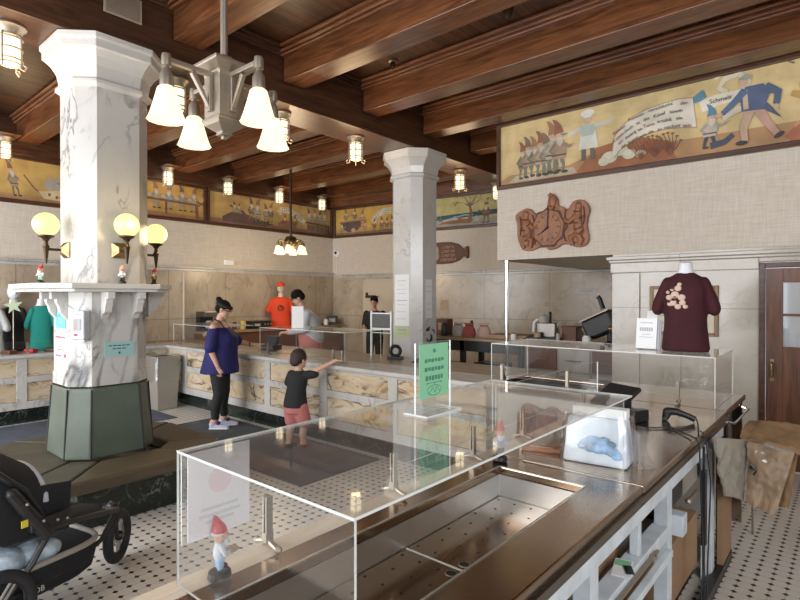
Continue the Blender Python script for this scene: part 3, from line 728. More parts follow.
MB().box(-.70,4.06,.0,-.64,4.12,.899).build('leg', M_steel, t); MB().box(-.70,4.66,0,-.64,4.699,.899).build('leg', M_steel, t)
m = MB(); m.tube([(-.641,4.08,.86),(-.60,4.08,.85),(-.60,4.68,.85),(-.641,4.68,.86)], .010, 8); m.build('towel_rail', M_chrome, t)

# ------------------------------------------------------------------ acrylic sneeze guards
def sheet(mb, x0,y0,z0,x1,y1,z1):
    """acrylic sheet: the big faces clear, the cut rim pale"""
    n0 = len(mb.bm.faces); mb.box(x0,y0,z0,x1,y1,z1)
    mb.bm.faces.ensure_lookup_table()
    d = (x1-x0, y1-y0, z1-z0); ax = d.index(min(d))
    for f in mb.bm.faces[n0:]:
        f.normal_update(); f.material_index = 0 if abs(f.normal[ax]) > .9 else 1
def post(t, x, y, z, ang=0, h=.155):
    M = Matrix.Translation((x,y,z)) @ Matrix.Rotation(ang,4,'Z')
    m = MB()
    m.box(-.011,-.010,.03,.011,-.004,h,0,M); m.box(-.011,.004,.03,.011,.010,h,0,M)
    m.box(-.013,-.011,.022,.013,.011,.05,0,M)
    m.tube([M @ Vector(p) for p in ((0,0,.03),(0,-.02,.02),(0,-.05,.011))], [.009,.008,.008], 8); m.ball(M @ Vector((0,-.052,.012)), .011, 8, 6)
    m.tube([M @ Vector(p) for p in ((0,0,.03),(0,.02,.02),(0,.05,.011))], [.009,.008,.008], 8); m.ball(M @ Vector((0,.052,.012)), .011, 8, 6)
    m.build('post_clamp', M_nickel, t)
TH = .006
t = thing('sneeze_guard','large clear acrylic guard box over the drain basin of steel counter','sneeze guard',(0,0,0))
m = MB(); sheet(m,-1.31,.66,1.284,-.67,2.2,1.290); m.build('top_sheet',[M_glass,M_edge],t)
m = MB(); sheet(m,-1.306,.668,1.045,-1.300,2.2,1.2835); m.build('customer_sheet',[M_glassv,M_edge],t)
m = MB(); sheet(m,-1.31,.66,.946,-.67,.666,1.2835); m.build('end_sheet',[M_glassv,M_edge],t)
m = MB(); sheet(m,-1.26,2.19,.946,-.70,2.196,1.2835); m.build('end_sheet',[M_glassv,M_edge],t)
for y in (.93,1.49,2.03): post(t,-1.303,y,ST+.0045,PI/2)
t = thing('sneeze_guard','low clear acrylic guard sheet beyond the basin, facing the customer side','sneeze guard',(0,0,0))
m = MB(); sheet(m,-1.306,2.23,1.045,-1.300,3.55,1.25); m.build('customer_sheet',[M_glassv,M_edge],t)
for y in (2.5,3.3): post(t,-1.303,y,ST+.0045,PI/2)
t = thing('sneeze_guard','clear acrylic guard under the maroon shirt display on the sink counter','sneeze guard',(0,0,0))
m = MB(); sheet(m,-2.40,4.03,1.274,-.70,4.70,1.280); m.build('top_sheet',[M_glass,M_edge],t)
m = MB(); sheet(m,-2.40,4.036,1.0,-.706,4.042,1.2735); m.build('customer_sheet',[M_glassv,M_edge],t)
m = MB(); sheet(m,-.706,4.03,.942,-.700,4.70,1.2735); m.build('end_sheet',[M_glassv,M_edge],t)
m = MB(); sheet(m,-2.40,4.03,.942,-2.394,4.70,1.2735); m.build('end_sheet',[M_glassv,M_edge],t)
for x in (-2.30,-1.72,-.93): post(t,x,4.039,ST+.001)
t = thing('sneeze_guard','clear acrylic guard beside the boy on the marble counter','sneeze guard',(0,0,0))
m = MB(); sheet(m,-5.98,4.14,1.274,-4.36,4.75,1.280); m.build('top_sheet',[M_glass,M_edge],t)
m = MB(); sheet(m,-5.98,4.146,1.0,-4.36,4.152,1.2735); m.build('customer_sheet',[M_glassv,M_edge],t)
for x in (-5.98,-4.366):
    m = MB(); sheet(m,x,4.153,.929,x+.006,4.75,1.2735); m.build('end_sheet',[M_glassv,M_edge],t)
for x in (-5.80,-5.10,-4.55,-4.40): post(t,x,4.149,CT+.0065 if False else CT+.001)
t = thing('sneeze_guard','clear acrylic guard on the marble counter behind the trash bin','sneeze guard',(0,0,0))
m = MB(); sheet(m,-8.33,4.14,1.244,-7.0,4.75,1.250); m.build('top_sheet',[M_glass,M_edge],t)
m = MB(); sheet(m,-8.33,4.146,1.0,-7.0,4.152,1.2435); m.build('customer_sheet',[M_glassv,M_edge],t)
m = MB(); sheet(m,-8.33,4.153,.929,-8.324,4.75,1.2435); m.build('end_sheet',[M_glassv,M_edge],t)
for x in (-8.1,-7.2): post(t,x,4.149,CT+.001)
t = thing('sneeze_guard','low clear acrylic guard along the counter in front of the teal shirt','sneeze guard',(0,0,0))
m = MB(); sheet(m,-8.40,1.0,1.0,-8.394,3.95,1.08); m.build('customer_sheet',[M_glassv,M_edge],t)
for y in (2.18,3.90): post(t,-8.397,y,CT+.001,PI/2)

# ------------------------------------------------------------------ on the service counter
gnome('bobble head gnome in red cap carrying a tray, on the near wooden edge', (-1.264,.752,ST+.0055), PI*.9, .86, hat=M_red, coat=M_greycloth, pants=M_packblue, tray=True)
gnome('gnome figurine in white trimmed red cap at the far corner of the basin', (-1.215,2.115,ST+.0055), .75, .95, hat=M_red, coat=M_packblue, pants=M_black)
gnome('small dark gnome figurine on the sink counter beside the left guard end', (-2.44,4.3,ST+.001), .75, .9, hat=M_brown, coat=M_brown, pants=M_black)
# green sign
t = thing('sign_holder','clear acrylic sign holder with green printed sheet on top of the guard','sign',(-1.09,1.45,1.2905),PI/2)
m = MB(); sheet(m,-.098,-.003,.006,.098,.003,.238); m.build('upright_sheet',[M_glass,M_edge],t)
m = MB(); sheet(m,-.098,-.05,0,.098,.05,.0055); m.build('foot_sheet',[M_glass,M_edge],t)
s = MB().box(-.082,-.0062,.052,.078,-.0037,.232).build('green_sheet', M_signgreen, t)
for z,wd,h in ((.208,.018,.012),(.176,.11,.012),(.147,.11,.013),(.117,.10,.016),(.10,.09,.004)):
    n = max(1,int(wd/.016)); m = MB()
    for q in range(n): m.box(-wd/2+q*wd/n,-.0072,z-h/2+(.002 if q%2 else 0),-wd/2+(q+.75)*wd/n,-.0064,z+h/2)
    m.build('text_line', M_inkgreen, s)
m = MB(); m.tube([(.038*math.cos(a*PI/12)-.002,-.0066,.075+.017*math.sin(a*PI/12)) for a in range(24)], .0012, 4, closed=True); m.tube([(-.03,-.0066,.066),(-.01,-.0066,.085),(.0,-.0066,.066),(.012,-.0066,.086),(.03,-.0066,.066)], .0014, 4)
m.build('emblem', M_inkgreen, s)
# white sign standing in the guard corner
t = thing('sign_card','white card with pale pink round emblem standing in the guard corner','sign',(-1.286,.765,1.057),PI/2)
MB().box(-.09,-.004,.0,.09,-.001,.225).build('card', basic('pale_card',(.70,.66,.68),.6), t)  # card and its inks are pale, low in contrast
m = MB(); m.lathe([(.034,0),(.034,.0006)], (0,0,0), 24, M=Matrix.Translation((.0,-.0046,.14)) @ Matrix.Rotation(PI/2,4,'X')); m.build('emblem', basic('pale_pink_ink',(.68,.52,.55),.7), t)
for z,wd in ((.07,.11),(.052,.12),(.036,.08)): MB().box(-wd/2,-.0052,z-.004,wd/2,-.0042,z+.004).build('text_line', basic('pale_grey_ink',(.55,.54,.57),.7), t)
# bag of spoons/napkins
t = thing('packet_bag','clear bag of white and blue packets standing on the steel counter','bag',(-.88,2.41,ST+.001),.10); t.scale = (1.07,1.07,1.09)
m = MB(); m.prism([(-.13,-.075),(.13,-.075),(.13,.075),(-.13,.075)], 0, .185, top=[(-.115,-.045),(.115,-.045),(.115,.05),(-.115,.05)]); m.build('packet_stack', M_packwhite, t, bevel=.012)
m = MB()
for bx_,bz_,br_ in ((-.03,.085,.03),(.0,.095,.035),(.03,.085,.04),(.05,.07,.035),(.075,.06,.03),(.015,.065,.03),(-.05,.07,.018),(.09,.045,.022),(.04,.105,.02),(.065,.09,.022),(-.015,.06,.016)): m.ball((bx_,-.066-.012*(.1-bz_)/.1,bz_),(br_,.010,br_*.62),10,6)
m.ball((.02,-.06,.07),(.01,.01,.01),8,6); m.build('blue_print', M_packblue, t, smooth=True)
m = MB(); m.box(-.10,-.03,.186,.118,.03,.225); m.build('white_card', M_paper, t, bevel=.003)
rs = []
for z,wx,wy in ((.001,.15,.088),(.03,.152,.094),(.09,.145,.088),(.15,.137,.074),(.2,.13,.055)):
    rs.append([Vector((wx*math.copysign(abs(math.cos(a))**.5,math.cos(a))+random.uniform(-.006,.006), wy*math.copysign(abs(math.sin(a))**.5,math.sin(a))+random.uniform(-.008,.008), z)) for a in [2*PI*i/36 for i in range(36)]])
m = MB(); m.rings(rs, 0, False); m.build('plastic_film', M_bagclear, t, smooth=True)
m = MB(); m.rings([[Vector((.152+.02*math.sin(a*3)+(.05 if z<.05 else .012)*max(0,math.cos(a)),.02+.06*math.sin(a),z)) for a in [2*PI*i/14 for i in range(14)]] for z in (.001,.05,.10,.15)],0,False); m.build('side_film', M_bagclear, t, smooth=True)
# small wooden tray and crumbs beyond the basin
t = thing('wooden_tray','reddish wooden tray of papers beside the dark gnome figurine','tray',(-1.15,2.40,ST+.001),.3); t.scale = (.88,.88,.9)
MB().box(-.10,-.04,0,.10,.04,.006).build('base', M_terra, t); m = MB(); m.box(-.10,-.04,.0061,.10,-.032,.022); m.box(-.10,.032,.0061,.10,.04,.022); m.box(-.10,-.032,.0061,-.092,.032,.022); m.box(.092,-.032,.0061,.10,.032,.022); m.build('rim', M_terra, t)
MB().box(-.07,-.025,.0065,.06,.02,.012).build('papers', M_paper, t)
# till terminal
t = thing('payment_terminal','black wedge shaped till screen on the steel worktop','terminal',(-1.12,3.40,ST+.001),math.radians(-25))
MB().prism([(-.12,-.10),(.12,-.10),(.12,.10),(-.12,.10)],0,.05).build('base', M_black, t, bevel=.008)
m = MB(); A = [(-.13,-.10,.055),(.11,-.10,.055),(.11,.08,.165),(-.13,.08,.165)]
m.rings([[Vector(p) for p in A],[Vector(p)+Vector((0,-.012,.022)) for p in A]]); m.build('screen', M_black, t, bevel=.004)
MB().box(-.05,.02,.0505,.05,.06,.10).build('stand', M_black, t)
o = MB().box(.135,-.07,0,.19,.05,.07).build('card_reader', M_black, t, bevel=.006)
t = thing('barcode_scanner','black handheld barcode scanner lying on the steel worktop','scanner',(-.85,3.47,ST+.001),math.radians(20))
m = MB(); m.limb((-.012,0,.022),(-.004,0,.052),.021,.026); m.box(-.034,-.022,.002,-.004,.022,.02); m.build('head', M_black, t, bevel=.005)
m = MB(); m.tube([(-.005,0,.055),(.04,-.004,.056),(.10,-.012,.038),(.14,-.016,.020)], [.024,.021,.017,.018], 10); m.build('grip', M_black, t, smooth=True)
m = MB(); m.tube([(-.706,3.502,.964),(-.68,3.42,.9485),(-.645,3.25,.953),(-.612,3.19,.962),(-.592,3.16,.93),(-.565,3.14,.72),(-.556,3.02,.36),(-.55,2.98,.30),(-.53,2.85,.115),(-.50,2.6,.012),(-.40,2.4,.008),(-.30,2.3,.008)], .0038, 6)
m.tube([(-.98,3.14,.9465),(-.9,3.16,.9465),(-.78,3.26,.9465),(-.66,3.12,.950),(-.612,3.03,.962),(-.590,3.0,.93),(-.575,2.97,.62),(-.55,2.9,.40),(-.545,2.8,.24),(-.545,2.7,.30)], .0036, 6)
tag(m.build('cable_bundle', M_rubber), 'black cables running off the worktop edge down to floor', 'cable')
m = MB(); m.tube([(-.582,3.06,.92),(-.582,3.06,.12)], .007, 8); m.box(-.592,3.04,.42,-.570,3.08,.80); tag(m.build('power_strip', M_black, bevel=.004), 'black upright power strip hanging at the worktop corner', 'power strip')
# under the counter
def kbox(label, x, y, z, w, d, h, rz=0, mat=None, lid=False, group=None):
    t = thing('cardboard_box', label, 'box', (x,y,z), rz, group)
    m = MB(); T=.006
    m.box(-w/2,-d/2,0,w/2,d/2,T); m.box(-w/2,-d/2,T,-w/2+T,d/2,h); m.box(w/2-T,-d/2,T,w/2,d/2,h); m.box(-w/2+T,-d/2,T,w/2-T,-d/2+T,h); m.box(-w/2+T,d/2-T,T,w/2-T,d/2,h)
    m.build('carton', mat or M_kraft, t)
    if lid:
        MB().box(-w/2,-d/2,h+.0005,w/2,d/2,h+.006).build('flap', mat or M_kraft, t)
    return t
kbox('open cardboard box on the shelf behind the white post', -.86,2.12,.597,.22,.36,.16,0)
kbox('closed cardboard box on the shelf beside the open one', -1.05,1.75,.597,.22,.25,.14,0,lid=True)
kbox('brown cardboard carton high under the far worktop', -.83,3.40,.718,.22,.20,.16,0,lid=True)
kbox('large brown carton on the bottom shelf under the far worktop', -.79,3.15,.121,.18,.7,.30,0,lid=True)
MB_ = MB().box(-.93,3.2,.597,-.71,3.55,.716); tag(MB_.build('metal_case', M_grey), 'grey case on the shelf carrying the small carton', 'case')
t = thing('printer','black receipt printer with white label on shelf behind leg','printer',(-.82,2.98,.597))
MB().box(-.11,-.22,0,.11,.22,.15).build('housing', M_black, t, bevel=.008); MB().box(.1105,-.21,.03,.114,-.11,.075).build('label_sticker', M_paper, t)
MB().box(.02,-.10,.151,.10,.15,.18).build('lid', M_black, t, bevel=.008)
t = thing('leaflet','green and white leaflet with black card on the shelf rail','leaflet',(-.665,2.08,.656),.2)
MB().box(-.034,-.08,0,.03,.06,.003).build('sheet', M_paper, t); MB().box(-.03,.0,.0032,.025,.05,.0045).build('green_strip', M_signgreen, t); MB().box(-.0,-.06,.0047,.03,.005,.006,M=Matrix.Rotation(.3,4,'Z')).build('black_card', M_black, t)

# bundles of paper sacks hanging past the counter end
from mathutils.noise import noise as mnoise
V0 = Vector((1.3,.7,2.1))
def slab(name, label, cat, mat, pts, th, wob=.02, n=26, crump=.028):
    """a hanging floppy sheet bundle between 4 corners (tl,tr,br,bl)"""
    tl,tr,br,bl = [Vector(p) for p in pts]; nrm = (tr-tl).cross(bl-tl).normalized()
    F = []; 
    for s in (-1,1):
        g = []
        for i in range(n+1):
            r = []
            for j in range(n+1):
                u,v = j/n, i/n; p = (tl*(1-u)+tr*u)*(1-v)+(bl*(1-u)+br*u)*v
                r.append(p + nrm*(s*th/2*(1-.6*abs(2*u-1)**3) + wob*math.sin(5*u+3.1*v+len(label)%7)*math.cos(3*v+u*2) + crump*(abs(mnoise(p*9+V0*len(label)))-.25+.5*abs(mnoise(p*23)))) + Vector((0,0,-.03*abs(mnoise(Vector((u*5,len(label),0))))*v)))
            g.append(r)
        F.append(g)
    m = MB()
    V = [[[m.bm.verts.new(p) for p in r] for r in g] for g in F]
    for i in range(n):
        for j in range(n):
            m._f([V[0][i][j],V[0][i+1][j],V[0][i+1][j+1],V[0][i][j+1]]); m._f([V[1][i][j],V[1][i][j+1],V[1][i+1][j+1],V[1][i+1][j]])
    for i in range(n):
        for j in (0,n): m._f([V[0][i][j],V[0][i+1][j],V[1][i+1][j],V[1][i][j]])
        for k in (0,n): m._f([V[0][k][i],V[0][k][i+1],V[1][k][i+1],V[1][k][i]])
    t = thing(name, label, cat, (0,0,0)); m.build('bundle', mat, t, smooth=True)
    return t
slab('paper_sack_bundle','flat brown paper sheaf lying across the rack behind the wrapped bundles','paper bundle',M_kraftpaper,[(-.57,4.46,.82),(-.26,4.47,.81),(-.17,4.10,.70),(-.56,4.02,.80)],.03,.02)
slab('paper_sack_bundle','shiny plastic wrapped brown paper bundle hanging over the tiled floor','paper bundle',M_poly,[(-.50,3.92,.785),(-.27,3.92,.755),(-.36,3.92,.37),(-.51,3.92,.41)],.08,.02)
slab('paper_sack_bundle','slack clear bag of greyish sheets hanging beside the cable corner','paper bundle',basic('grey_poly',(.36,.33,.28),.3,bump=.9,bscale=8),[(-.585,3.34,.91),(-.53,3.99,.775),(-.54,3.99,.40),(-.555,3.50,.55)],.03,.008)
slab('paper_sack_bundle','unwrapped brown paper bundle hanging nearest the oak door','paper bundle',M_kraftpaper,[(-.40,4.36,.74),(-.275,4.36,.70),(-.325,4.36,.303),(-.409,4.36,.286)],.06,.012)
t = thing('sack_rack','steel rack of thin bars that carries the paper bundles','rack',(0,0,0))
m = MB(); m.tube([(-.545,4.48,.70),(-.20,4.48,.70)],.007,6); m.tube([(-.20,4.15,.69),(-.20,4.48,.70)],.007,6); m.build('hanging_bar',M_nickel,t)
for x,y in ((-.20,4.48),(-.545,4.48)): MB().tube([(x,y,.0),(x,y,.70)],.009,6).build('upright',M_nickel,t)
m = MB(); m.ball((-.47,3.855,.64),(.02,.012,.012),8,6); m.tube([(-.48,3.85,.66),(-.45,3.85,.63),(-.465,3.85,.60)],.006,6); m.build('tape_knot',M_black,t)

# ------------------------------------------------------------------ maroon shirt, card box, frame on the right wall
def shirt_on_form(name, label, cat, loc, rotz, s, mat, formmat, head=None, cap=None, z0=0, flat=1.0, sx_=1.0):
    """t-shirt on a white bust; shoulders along x; s = scale"""
    t = thing(name, label, cat, loc, rotz)
    m = MB()
    m.stack([(0,0,0,.20*s,.115*s*flat),(0,0,.02*s,.205*s,.12*s*flat),(0,0,.20*s,.18*s,.105*s*flat),(0,0,.36*s,.18*s,.115*s*flat),(0,0,.47*s,.185*s,.11*s*flat),(0,0,.53*s,.165*s,.085*s*flat),(0,0,.565*s,.12*s,.065*s*flat),(0,0,.59*s,.07*s,.055*s*flat)], 26, pw=2.3)
    for sx in (-1,1):
        m.limb((sx*.150*s,0,.505*s),(sx*.225*s,-.005*s,.36*s),.056*s,.054*s,14)
        m.limb((sx*.225*s,-.005*s,.36*s),(sx*.235*s,-.005*s,.32*s),.054*s,.056*s,14)
    o = mesh_obj('shirt', remesh(m,.012*s,4), mat, t)
    f = MB(); f.stack([(0,0,.575*s,.066*s,.055*s),(0,-.006*s,.61*s,.05*s,.05*s),(0,-.01*s,.66*s,.046*s,.048*s),(0,-.01*s,.672*s,.03*s,.03*s)], 18); f.build('neck_form', formmat, t, smooth=True)
    if head:
        h = MB(); h.ball((0,-.02*s,.76*s),(.072*s,.09*s,.105*s),18,14); h.ball((0,-.11*s,.745*s),(.014*s,.02*s,.018*s),8,6); h.build('head_form', head, t, smooth=True)
    if cap:
        h = MB(); h.stack([(0,-.01*s,.79*s,.082*s,.10*s),(0,-.01*s,.83*s,.08*s,.096*s),(0,-.005*s,.865*s,.055*s,.07*s),(0,0,.88*s,.012*s,.015*s)],18); h.prism([(-.07*s,-.09*s),(.07*s,-.09*s),(.05*s,-.17*s),(-.05*s,-.17*s)],.785*s,.797*s); h.build('cap', cap, t, smooth=True)
    for c in kids(t):
        if c.name.startswith('shirt'): c.scale = (sx_,1,1)
    return t
sh = shirt_on_form('shirt_bust','maroon t-shirt with cream print on white bust atop the right guard','shirt display',(-.955,4.37,1.2815),math.radians(12),.98,M_maroon,M_dress,sx_=.80)
pr = MB()
for x,z,r in ((-.03,.36,.030),(-.06,.40,.026),(-.02,.42,.034),(.025,.40,.03),(.03,.36,.026),(-.055,.35,.022),(.0,.47,.028),(.01,.50,.018),(-.04,.46,.016),(.05,.33,.02),(.0,.33,.026),(-.07,.44,.015)):
    pr.ball(((x-.05)*.95,-.112+.3*abs(x-.06)**1.6*2,z*.95+.015),(r*.85,.010,r*.78),12,8)
pr.build('print', basic('cream_print',(.62,.45,.36),.8), sh)
d_ = MB()
for x,z,r in ((-.04,.385,.012),(-.075,.40,.01),(-.03,.41,.01),(-.065,.37,.014),(-.05,.475,.009)): d_.ball(((x-.05)*.85,-.119+.3*abs(x-.06)**1.6*2,z*.9+.03),(r*1.3,.006,r*.6),8,6)
d_.build('print_outline', M_maroon, sh)
t = thing('menu_card_box','white box of printed cards leaning beside the maroon shirt','card box',(-1.215,4.33,1.2815),math.radians(-4))
M = Matrix.Rotation(math.radians(-8),4,'X')
m = MB(); m.box(-.075,-.02,0.003,.075,0,.235,0,M); m.build('front_card', M_paper, t)
m = MB(); m.box(-.07,.003,.003,.085,.014,.225,0,M); m.box(-.055,.017,.003,.095,.03,.225,0,M); m.build('stacked_cards', M_dress, t)
m = MB(); m.box(-.02,.032,.0,.055,.036,.30,0,M); m.build('tall_tab', M_paper, t)
for z,w,h in ((.20,.09,.008),(.15,.10,.028),(.11,.06,.006),(.09,.10,.006)):
    m = MB(); n = 6
    for q in range(n): m.box(-w/2+q*w/n,-.0212,z-h/2,-w/2+(q+.7)*w/n,-.0202,z+h/2,0,M)
    m.build('text_line', M_greyink, t)
t = thing('picture_frame','gold framed pale print on the marble wall behind the maroon shirt','picture',(-1.40,YS+.0085,1.27))
m = MB(); 
for a in ((-.33,-.03,0,-.295,0,.53),(.295,-.03,0,.33,0,.53),(-.295,-.03,0,.295,0,.035),(-.295,-.03,.495,.295,0,.53)): m.box(*a)
m.build('frame', basic('gilt_wood',(.20,.11,.04),.4,.2), t, bevel=.005); MB().box(-.295,-.012,.035,.295,-.002,.495).build('print', basic('cream_print_paper',(.66,.60,.48),.6), t)
m = MB(); 
for z in (.42,.36,.30,.2,.12): m.box(-.24,-.0135,z,.24,-.0125,z+.015)
m.build('print_lettering', M_greyink, t)

# ------------------------------------------------------------------ carved clock and bottle shaped plaque
def outline(m, pts, y0, y1, mi=0):
    A = [Vector((x,y0,z)) for x,z in pts]; B = [Vector((x,y1,z)) for x,z in pts]; m.rings([A,B], mi)
def smoothpts(pts, k=4):
    out=[]; n=len(pts)
    for i in range(n):
        p0,p1,p2,p3=[Vector(pts[(i+q)%n]) for q in (-1,0,1,2)]
        for j in range(k):
            s=j/k; out.append(tuple(.5*((2*p1)+(-p0+p2)*s+(2*p0-5*p1+4*p2-p3)*s*s+(-p0+3*p1-3*p2+p3)*s**3)))
    return out
# pixels of the plaque measured on the wall plane: x from its left end, z from its foot
t = thing('wall_clock','carved terracotta coloured wall clock with two figures around the dial','clock',(-3.385,YS-.001,2.25)); t.scale = (.84,.8,.93)
P = [(.03,.54),(.02,.49),(.05,.40),(.06,.20),(.14,.05),(.27,.02),(.42,.06),(.50,.07),(.58,.02),(.70,.04),(.78,.08),(.90,.07),(1.0,.03),(1.12,.05),(1.17,.14),(1.14,.30),(1.16,.42),(1.18,.50),(1.13,.60),(1.03,.645),(.93,.62),(.86,.54),(.77,.58),(.72,.60),(.70,.69),(.64,.755),(.575,.74),(.55,.66),(.53,.58),(.45,.52),(.34,.53),(.28,.585),(.20,.61),(.10,.58)]
m = MB(); outline(m, smoothpts(P,4), -.055, 0); m.build('carved_board', M_terra, t, bevel=.012, seg=3)
def disc(mb, c, r, y0, y1, n=32, mi=0, k=0, amp=0): outline(mb, [(c[0]+(r+amp*math.sin(k*a))*math.cos(a), c[1]+(r+amp*math.sin(k*a))*math.sin(a)) for a in [2*PI*i/n for i in range(n)]], y0, y1, mi)
cc = (.565,.315)
m = MB(); disc(m,cc,.262,-.066,-.0551,72,0,9,.014); m.build('dial_wreath', M_terradk, t, bevel=.004)
m = MB(); disc(m,cc,.238,-.075,-.0661,64,0,9,.008); disc(m,cc,.20,-.084,-.0751,48); m.build('dial_rim', M_terra, t, bevel=.006)
m = MB(); disc(m,cc,.105,-.087,-.0841,40); m.build('dial_boss', M_terra, t, bevel=.003)
for i in range(12):
    a = i*PI/6; m = MB(); M = Matrix.Translation((cc[0]+.165*math.sin(a),-.086,cc[1]+.165*math.cos(a))) @ Matrix.Rotation(a,4,'Y'); m.box(-.007,-.002,-.02,.007,.0018,.02,0,M); m.build('hour_mark', M_terradk, t)
m = MB(); m.tube([(cc[0]-.0,-.095,cc[1]),(cc[0]+.012,-.095,cc[1]+.30)],[.010,.006],6); m.tube([(cc[0],-.095,cc[1]),(cc[0]-.11,-.095,cc[1]-.075)],[.012,.006],6); m.ball((cc[0],-.092,cc[1]),.018,10,8); m.build('clock_hands', M_black, t)
for sx,(hx,hz),pts in ((0,(.20,.52),[(.20,.50),(.19,.38),(.24,.24),(.20,.10)]),(1,(1.02,.56),[(1.02,.54),(1.0,.40),(1.03,.24),(.98,.10)])):
    m = MB(); m.ball((hx,-.05,hz),(.055,.035,.06),12,10); m.tube([(x,-.04,z) for x,z in pts],[.05,.07,.075,.055],10)
    s = 1 if sx == 0 else -1
    m.tube([(hx+s*.03,-.075,hz-.11),(hx+s*.13,-.08,hz-.20),(hx+s*.20,-.08,hz-.16)],[.04,.032,.024],8)
    m.tube([(hx,-.07,.20),(hx+s*.11,-.08,.16),(hx+s*.08,-.075,.06)],[.05,.045,.03],8); m.tube([(hx,-.07,.18),(hx-s*.05,-.075,.12),(hx-s*.02,-.075,.06)],[.05,.04,.03],8)
    m.build('carved_figure', M_terra, t, smooth=True)
    for (ax,az),(bx_,bz) in (((.03,-.16),(.09,-.13)),((-.06,-.2),(.02,-.22)),((-.05,-.3),(.07,-.27)),((-.06,-.06),(.05,-.07)),((.0,-.36),(.08,-.33))):
        MB().tube([(hx+ax,-.112,hz+az),(hx+(ax+bx_)/2,-.118,hz+(az+bz)/2-.015),(hx+bx_,-.108,hz+bz)],.007,5).build('carved_groove', M_terradk, t)
m = MB(); m.ball((.635,-.06,.66),(.06,.04,.075),12,10); m.tube([(.58,-.07,.60),(.61,-.085,.56),(.66,-.08,.58)],[.02,.03,.02],8); m.tube([(.57,-.07,.74),(.60,-.08,.76),(.64,-.08,.73)],[.012,.02,.02],8); m.build('carved_head', M_terra, t, smooth=True)
for pts in ([(.30,.50),(.34,.40),(.31,.30),(.37,.20),(.33,.10)],[(.84,.52),(.82,.42),(.86,.32),(.80,.22),(.86,.12)],[(.12,.12),(.20,.16),(.26,.09)],[(.95,.12),(1.03,.09),(1.1,.13)],[(1.09,.55),(1.11,.42),(1.08,.30)],[(.10,.50),(.12,.36),(.10,.22)]):
    MB().tube([(x,-.057,z) for x,z in smoothpts(pts,3)[:-3]], .011, 6).build('carved_groove', M_terradk, t)
# carved plaque shaped like a bottle
u = 2.52; o = backp(u,.004)
t = thing('bottle_plaque','brown bottle shaped carved plaque with lettering on the back wall','plaque',(o[0],o[1],2.36),BA); t.scale = (.9,1,.86)
P = [(0,.05),(.06,.02),(.5,.0),(.75,.02),(.92,.08),(1.0,.16),(1.06,.17),(1.09,.12),(1.15,.12),(1.15,.40),(1.09,.40),(1.06,.35),(1.0,.36),(.90,.46),(.72,.52),(.5,.53),(.06,.52),(0,.49)]
m = MB(); outline(m, P, -.05, 0); m.build('board', M_brown, t, bevel=.012)
m = MB(); outline(m, [(.10,.12),(.38,.10),(.42,.15),(.40,.40),(.36,.44),(.10,.42)], -.058, -.0501); m.build('label_panel', M_tan, t, bevel=.004)
lm = basic('plaque_letters',(.45,.28,.18),.6)
for k,wd in enumerate((.30,.34,.34,.40)):
    m = MB(); n = int(wd/.05); z = .405-.10*k
    for q in range(n):
        x = .66-wd/2+q*wd/n; m.box(x,-.0525,z-.03,x+.012,-.0502,z+.03); m.box(x,-.0525,z+(.018 if q%2 else -.03),x+wd/n*.7,-.0502,z+(.03 if q%2 else -.018))
        if q%3: m.box(x+wd/n*.55,-.0525,z-.03,x+wd/n*.55+.01,-.0502,z+.03)
    m.build('carved_line', lm, t)

# ------------------------------------------------------------------ lamps
def lantern(loc, label, s=1.0):
    t = thing('lantern', label, 'lantern', loc, 0, 'caged ceiling lanterns')
    m = MB(); m.lathe([(.075,-.001),(.078,-.012),(.06,-.03),(.055,-.05),(.05,-.055)],(0,0,0),16); m.build('canopy', M_nickel, t, smooth=True)
    m = MB(); m.lathe([(.042,-.056),(.047,-.07),(.047,-.19),(.040,-.205),(.01,-.208)],(0,0,0),16); m.build('glass', M_lant, t, smooth=True)
    m = MB()
    for z,r in ((-.07,.058),(-.125,.058),(-.18,.058),(-.20,.05)): m.tube([(r*math.cos(a*PI/10),r*math.sin(a*PI/10),z) for a in range(20)], .0045, 5, closed=True)
    for k in range(4):
        a = k*PI/2+PI/4; ca, sa = math.cos(a), math.sin(a)
        m.tube([(.058*ca,.058*sa,-.05),(.06*ca,.06*sa,-.19),(.055*ca,.055*sa,-.225),(.075*ca,.075*sa,-.235),(.085*ca,.085*sa,-.215),(.072*ca,.072*sa,-.205)], .005, 5)
    m.build('cage', M_nickel, t, smooth=True)
    for c in kids(t): c.scale = (1.45,)*3
    return t
gx = GX0+.24
lan0 = lantern((gx,1.16,GZ-.001),'caged lantern on the girder before the near pillar, at the frame corner')
for y,lb in ((2.47,'caged lantern on the girder directly behind the near chandelier left shades'),(3.68,'caged lantern on the girder, right of the near chandelier'),(4.85,'caged lantern on the girder midway between the two pillars'),(7.22,'caged lantern on the girder just beyond the plain pillar'),(8.40,'caged lantern on the girder half hidden by the bulkhead edge')):
    dup(lan0,(gx,y,GZ-.001),0,lb)
for y,lb in ((2.25,'caged lantern over the wall mural at the far left frame edge'),(4.62,'caged lantern in front of the mural of figures at a long table'),(5.80,'caged lantern at the left end of the boat mural'),(7.0,'caged lantern over the banner in the boat mural'),(8.18,'caged lantern nearest the corner where the murals meet')):
    dup(lan0,(-9.2,y-.13,3.959),0,lb)
    struct(MB().box(XL+.13,y-.27,3.96,XL+.5,y+.02,3.962).build('trim_11', M_beam))
